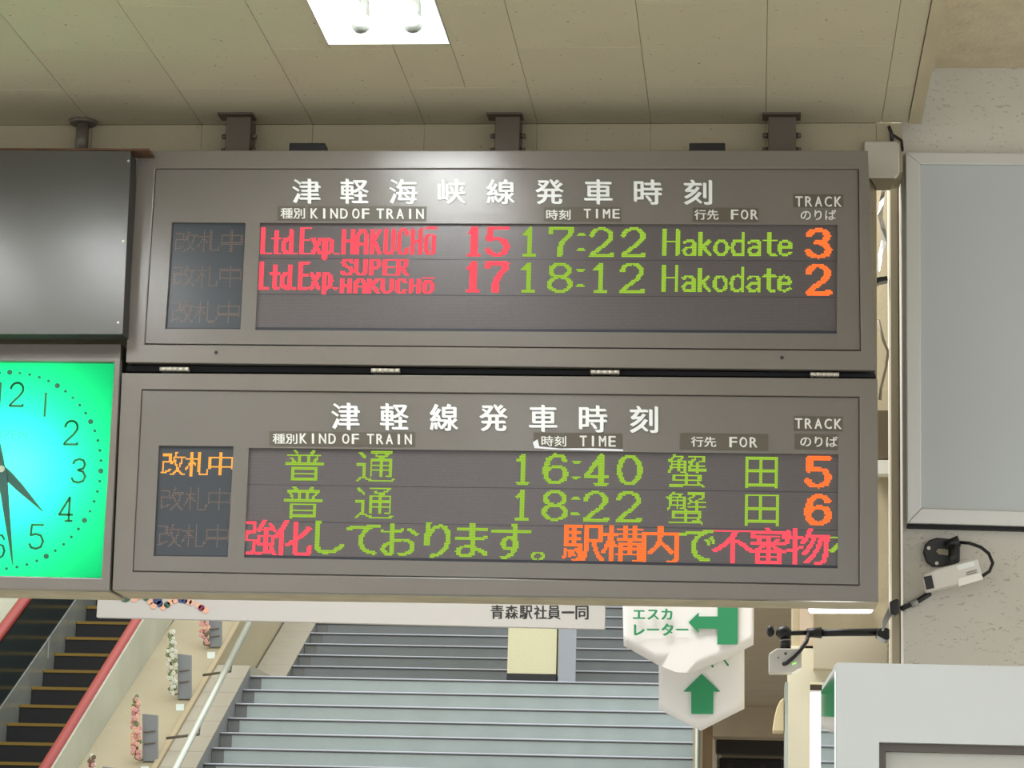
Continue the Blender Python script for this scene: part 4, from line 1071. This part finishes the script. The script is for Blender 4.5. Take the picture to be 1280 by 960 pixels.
# ticket kiosk, lower right
YQ = 6.0
ka = at(1046, 880, YQ); kz = at(1100, 829, YQ).z
KR = math.radians(1.9)
kk = empty('ticket_machine', (ka.x, YQ, 0), 'white cabinet with dark framed front and shiny side at the lower right', 'cabinet', None, KR)
def kbox(a, b): return MB().box(tuple(Vector(a) + kk.location), tuple(Vector(b) + kk.location))
def kadd(mb, name, m, bev=0.0):
    o = mb.build(name, m, kk, bev, 3); o.matrix_parent_inverse = Matrix.Translation(-kk.location); return o
fx0, fz = at(1099, 930, YQ).x - ka.x, at(1150, 928.5, YQ).z
kw = 1.1; fd = 0.1
mb = kbox((0.0, fd, 0), (kw, 0.58, kz))
kadd(mb, 'body', 'kiosk', 0.004)
mb = kbox((0, 0, fz), (kw, fd, kz)); mb.box(tuple(Vector((0, 0, 0)) + kk.location), tuple(Vector((fx0, fd, fz)) + kk.location)); mb.box(tuple(Vector((kw - .1, 0, 0)) + kk.location), tuple(Vector((kw, fd, fz)) + kk.location))
mb.box(tuple(Vector((fx0, 0, 0)) + kk.location), tuple(Vector((kw - .1, fd, 1.0)) + kk.location))
kadd(mb, 'front_surround', 'kiosk', 0.0)
kadd(kbox((-0.004, 0.02, 0.1), (-0.0005, 0.56, kz - 0.02)), 'shiny_side', 'kioskside')
mb = MB(); L0 = kk.location
for a, b in (((fx0, 0.03, fz - .018), (kw - .1, fd - .001, fz - .0005)), ((fx0 + .0005, 0.03, 1.001), (fx0 + .018, fd - .001, fz - .018)), ((kw - .118, 0.03, 1.001), (kw - .1005, fd - .001, fz - .018))):
    mb.box(tuple(Vector(a) + L0), tuple(Vector(b) + L0))
kadd(mb, 'dark_frame', 'kioskframe')
kadd(kbox((fx0 + .0185, 0.06, 1.001), (kw - .1185, fd - .001, fz - .0185)), 'pale_panel', 'kioskscreen')

# ================================================================== FLOWER STANDS ON THE RAMP
def flower(tray, stemx, top, bot, cols, label, seed):
    random.seed(seed)
    x0, y0, x1, y1 = tray
    b = at_slope((x0 + x1) / 2, y1, PD, MS); bot = min(bot, y1 - 6)
    Y = b.y
    r = empty('flower_stand', b, label, 'flowers', 'flower stands on the ramp')
    MB().slab([(x0, y0), (x1, y0 + 2), (x1, y1 - 2.2), (x0, y1 - 2.2)], Y, Y + 0.03).build('panel', 'greypanel', r, 0.003)
    for k in (0.36, 0.6):
        yy = y0 + (y1 - y0) * k
        MB().slab([(x0 + 2, yy), (x1 - 3, yy - 1.5), (x1 - 3, yy - .4), (x0 + 2, yy + 1.1)], Y - 0.012, Y - 0.0005).build('slat', 'stem', r)
    st = [at(stemx + 1.2 * math.sin(i * 1.3), top + (bot - top) * i / 8, Y - 0.03) for i in range(9)]
    MB().tube(st, 0.012, 6).build('stem', 'stem', r)
    MB().tube([st[-1], at(stemx + 5, bot + 2, Y - .015), at(x0 + 1, bot + 1, Y - .002)], 0.01, 6).build('stem_foot', 'stem', r)
    n = int((bot - top) / 1.1)
    groups = {}
    for i in range(n):
        t = (i + .5) / n
        m_ = random.choice(cols)
        wdt = 2.6 + 3.2 * math.sin(t * 2.6)
        mb = groups.setdefault(m_, MB())
        c = at(stemx + random.uniform(-wdt, wdt), top + (bot - top) * t + random.uniform(-2, 2), Y - 0.05 + random.uniform(-.03, .02))
        for q in range(5):
            an = q * 2 * PI / 5 + i
            mb.ball(c + Vector((math.cos(an), 0, math.sin(an))) * 0.011, 0.0105, 6, 3, (1, .5, 1))
    for m_, mb in groups.items(): mb.build('foliage' if m_ in ('leafgreen', 'stem') else 'blossoms', m_, r)
    MB().prism([at_slope(x, y, PD + Vector((0, 0, .006)), MS) for x, y in ((x0 - 2, y1 + 4), (x0 + 8, y1 + 4), (x0 + 8, y1 + 12), (x0 - 2, y1 + 12))], (0, 0, -0.005)).build('name_tag', 'tagblue', r)
flower((222, 817, 239, 876), 214.5, 788, 866, ['petalwhite', 'petalwhite', 'petalwhite', 'leafgreen'], 'white flower spray beside a grey panel, middle one on the cream ramp', 5)
flower((178, 892, 197, 954), 170.5, 871, 958, ['pink', 'pink', 'pink', 'leafgreen', 'peach'], 'pink flower spray beside a grey panel, lowest full one on the cream ramp', 9)
flower((261, 772, 277, 811), 256, 762, 812, ['pink', 'peach', 'pink', 'stem'], 'pink flower spray beside a grey panel, highest one under the white banner', 12)
flower((128, 958, 146, 1010), 115.5, 944, 1005, ['petalwhite', 'stem', 'pink'], 'flower spray at the bottom edge of the picture beside the escalator', 14)
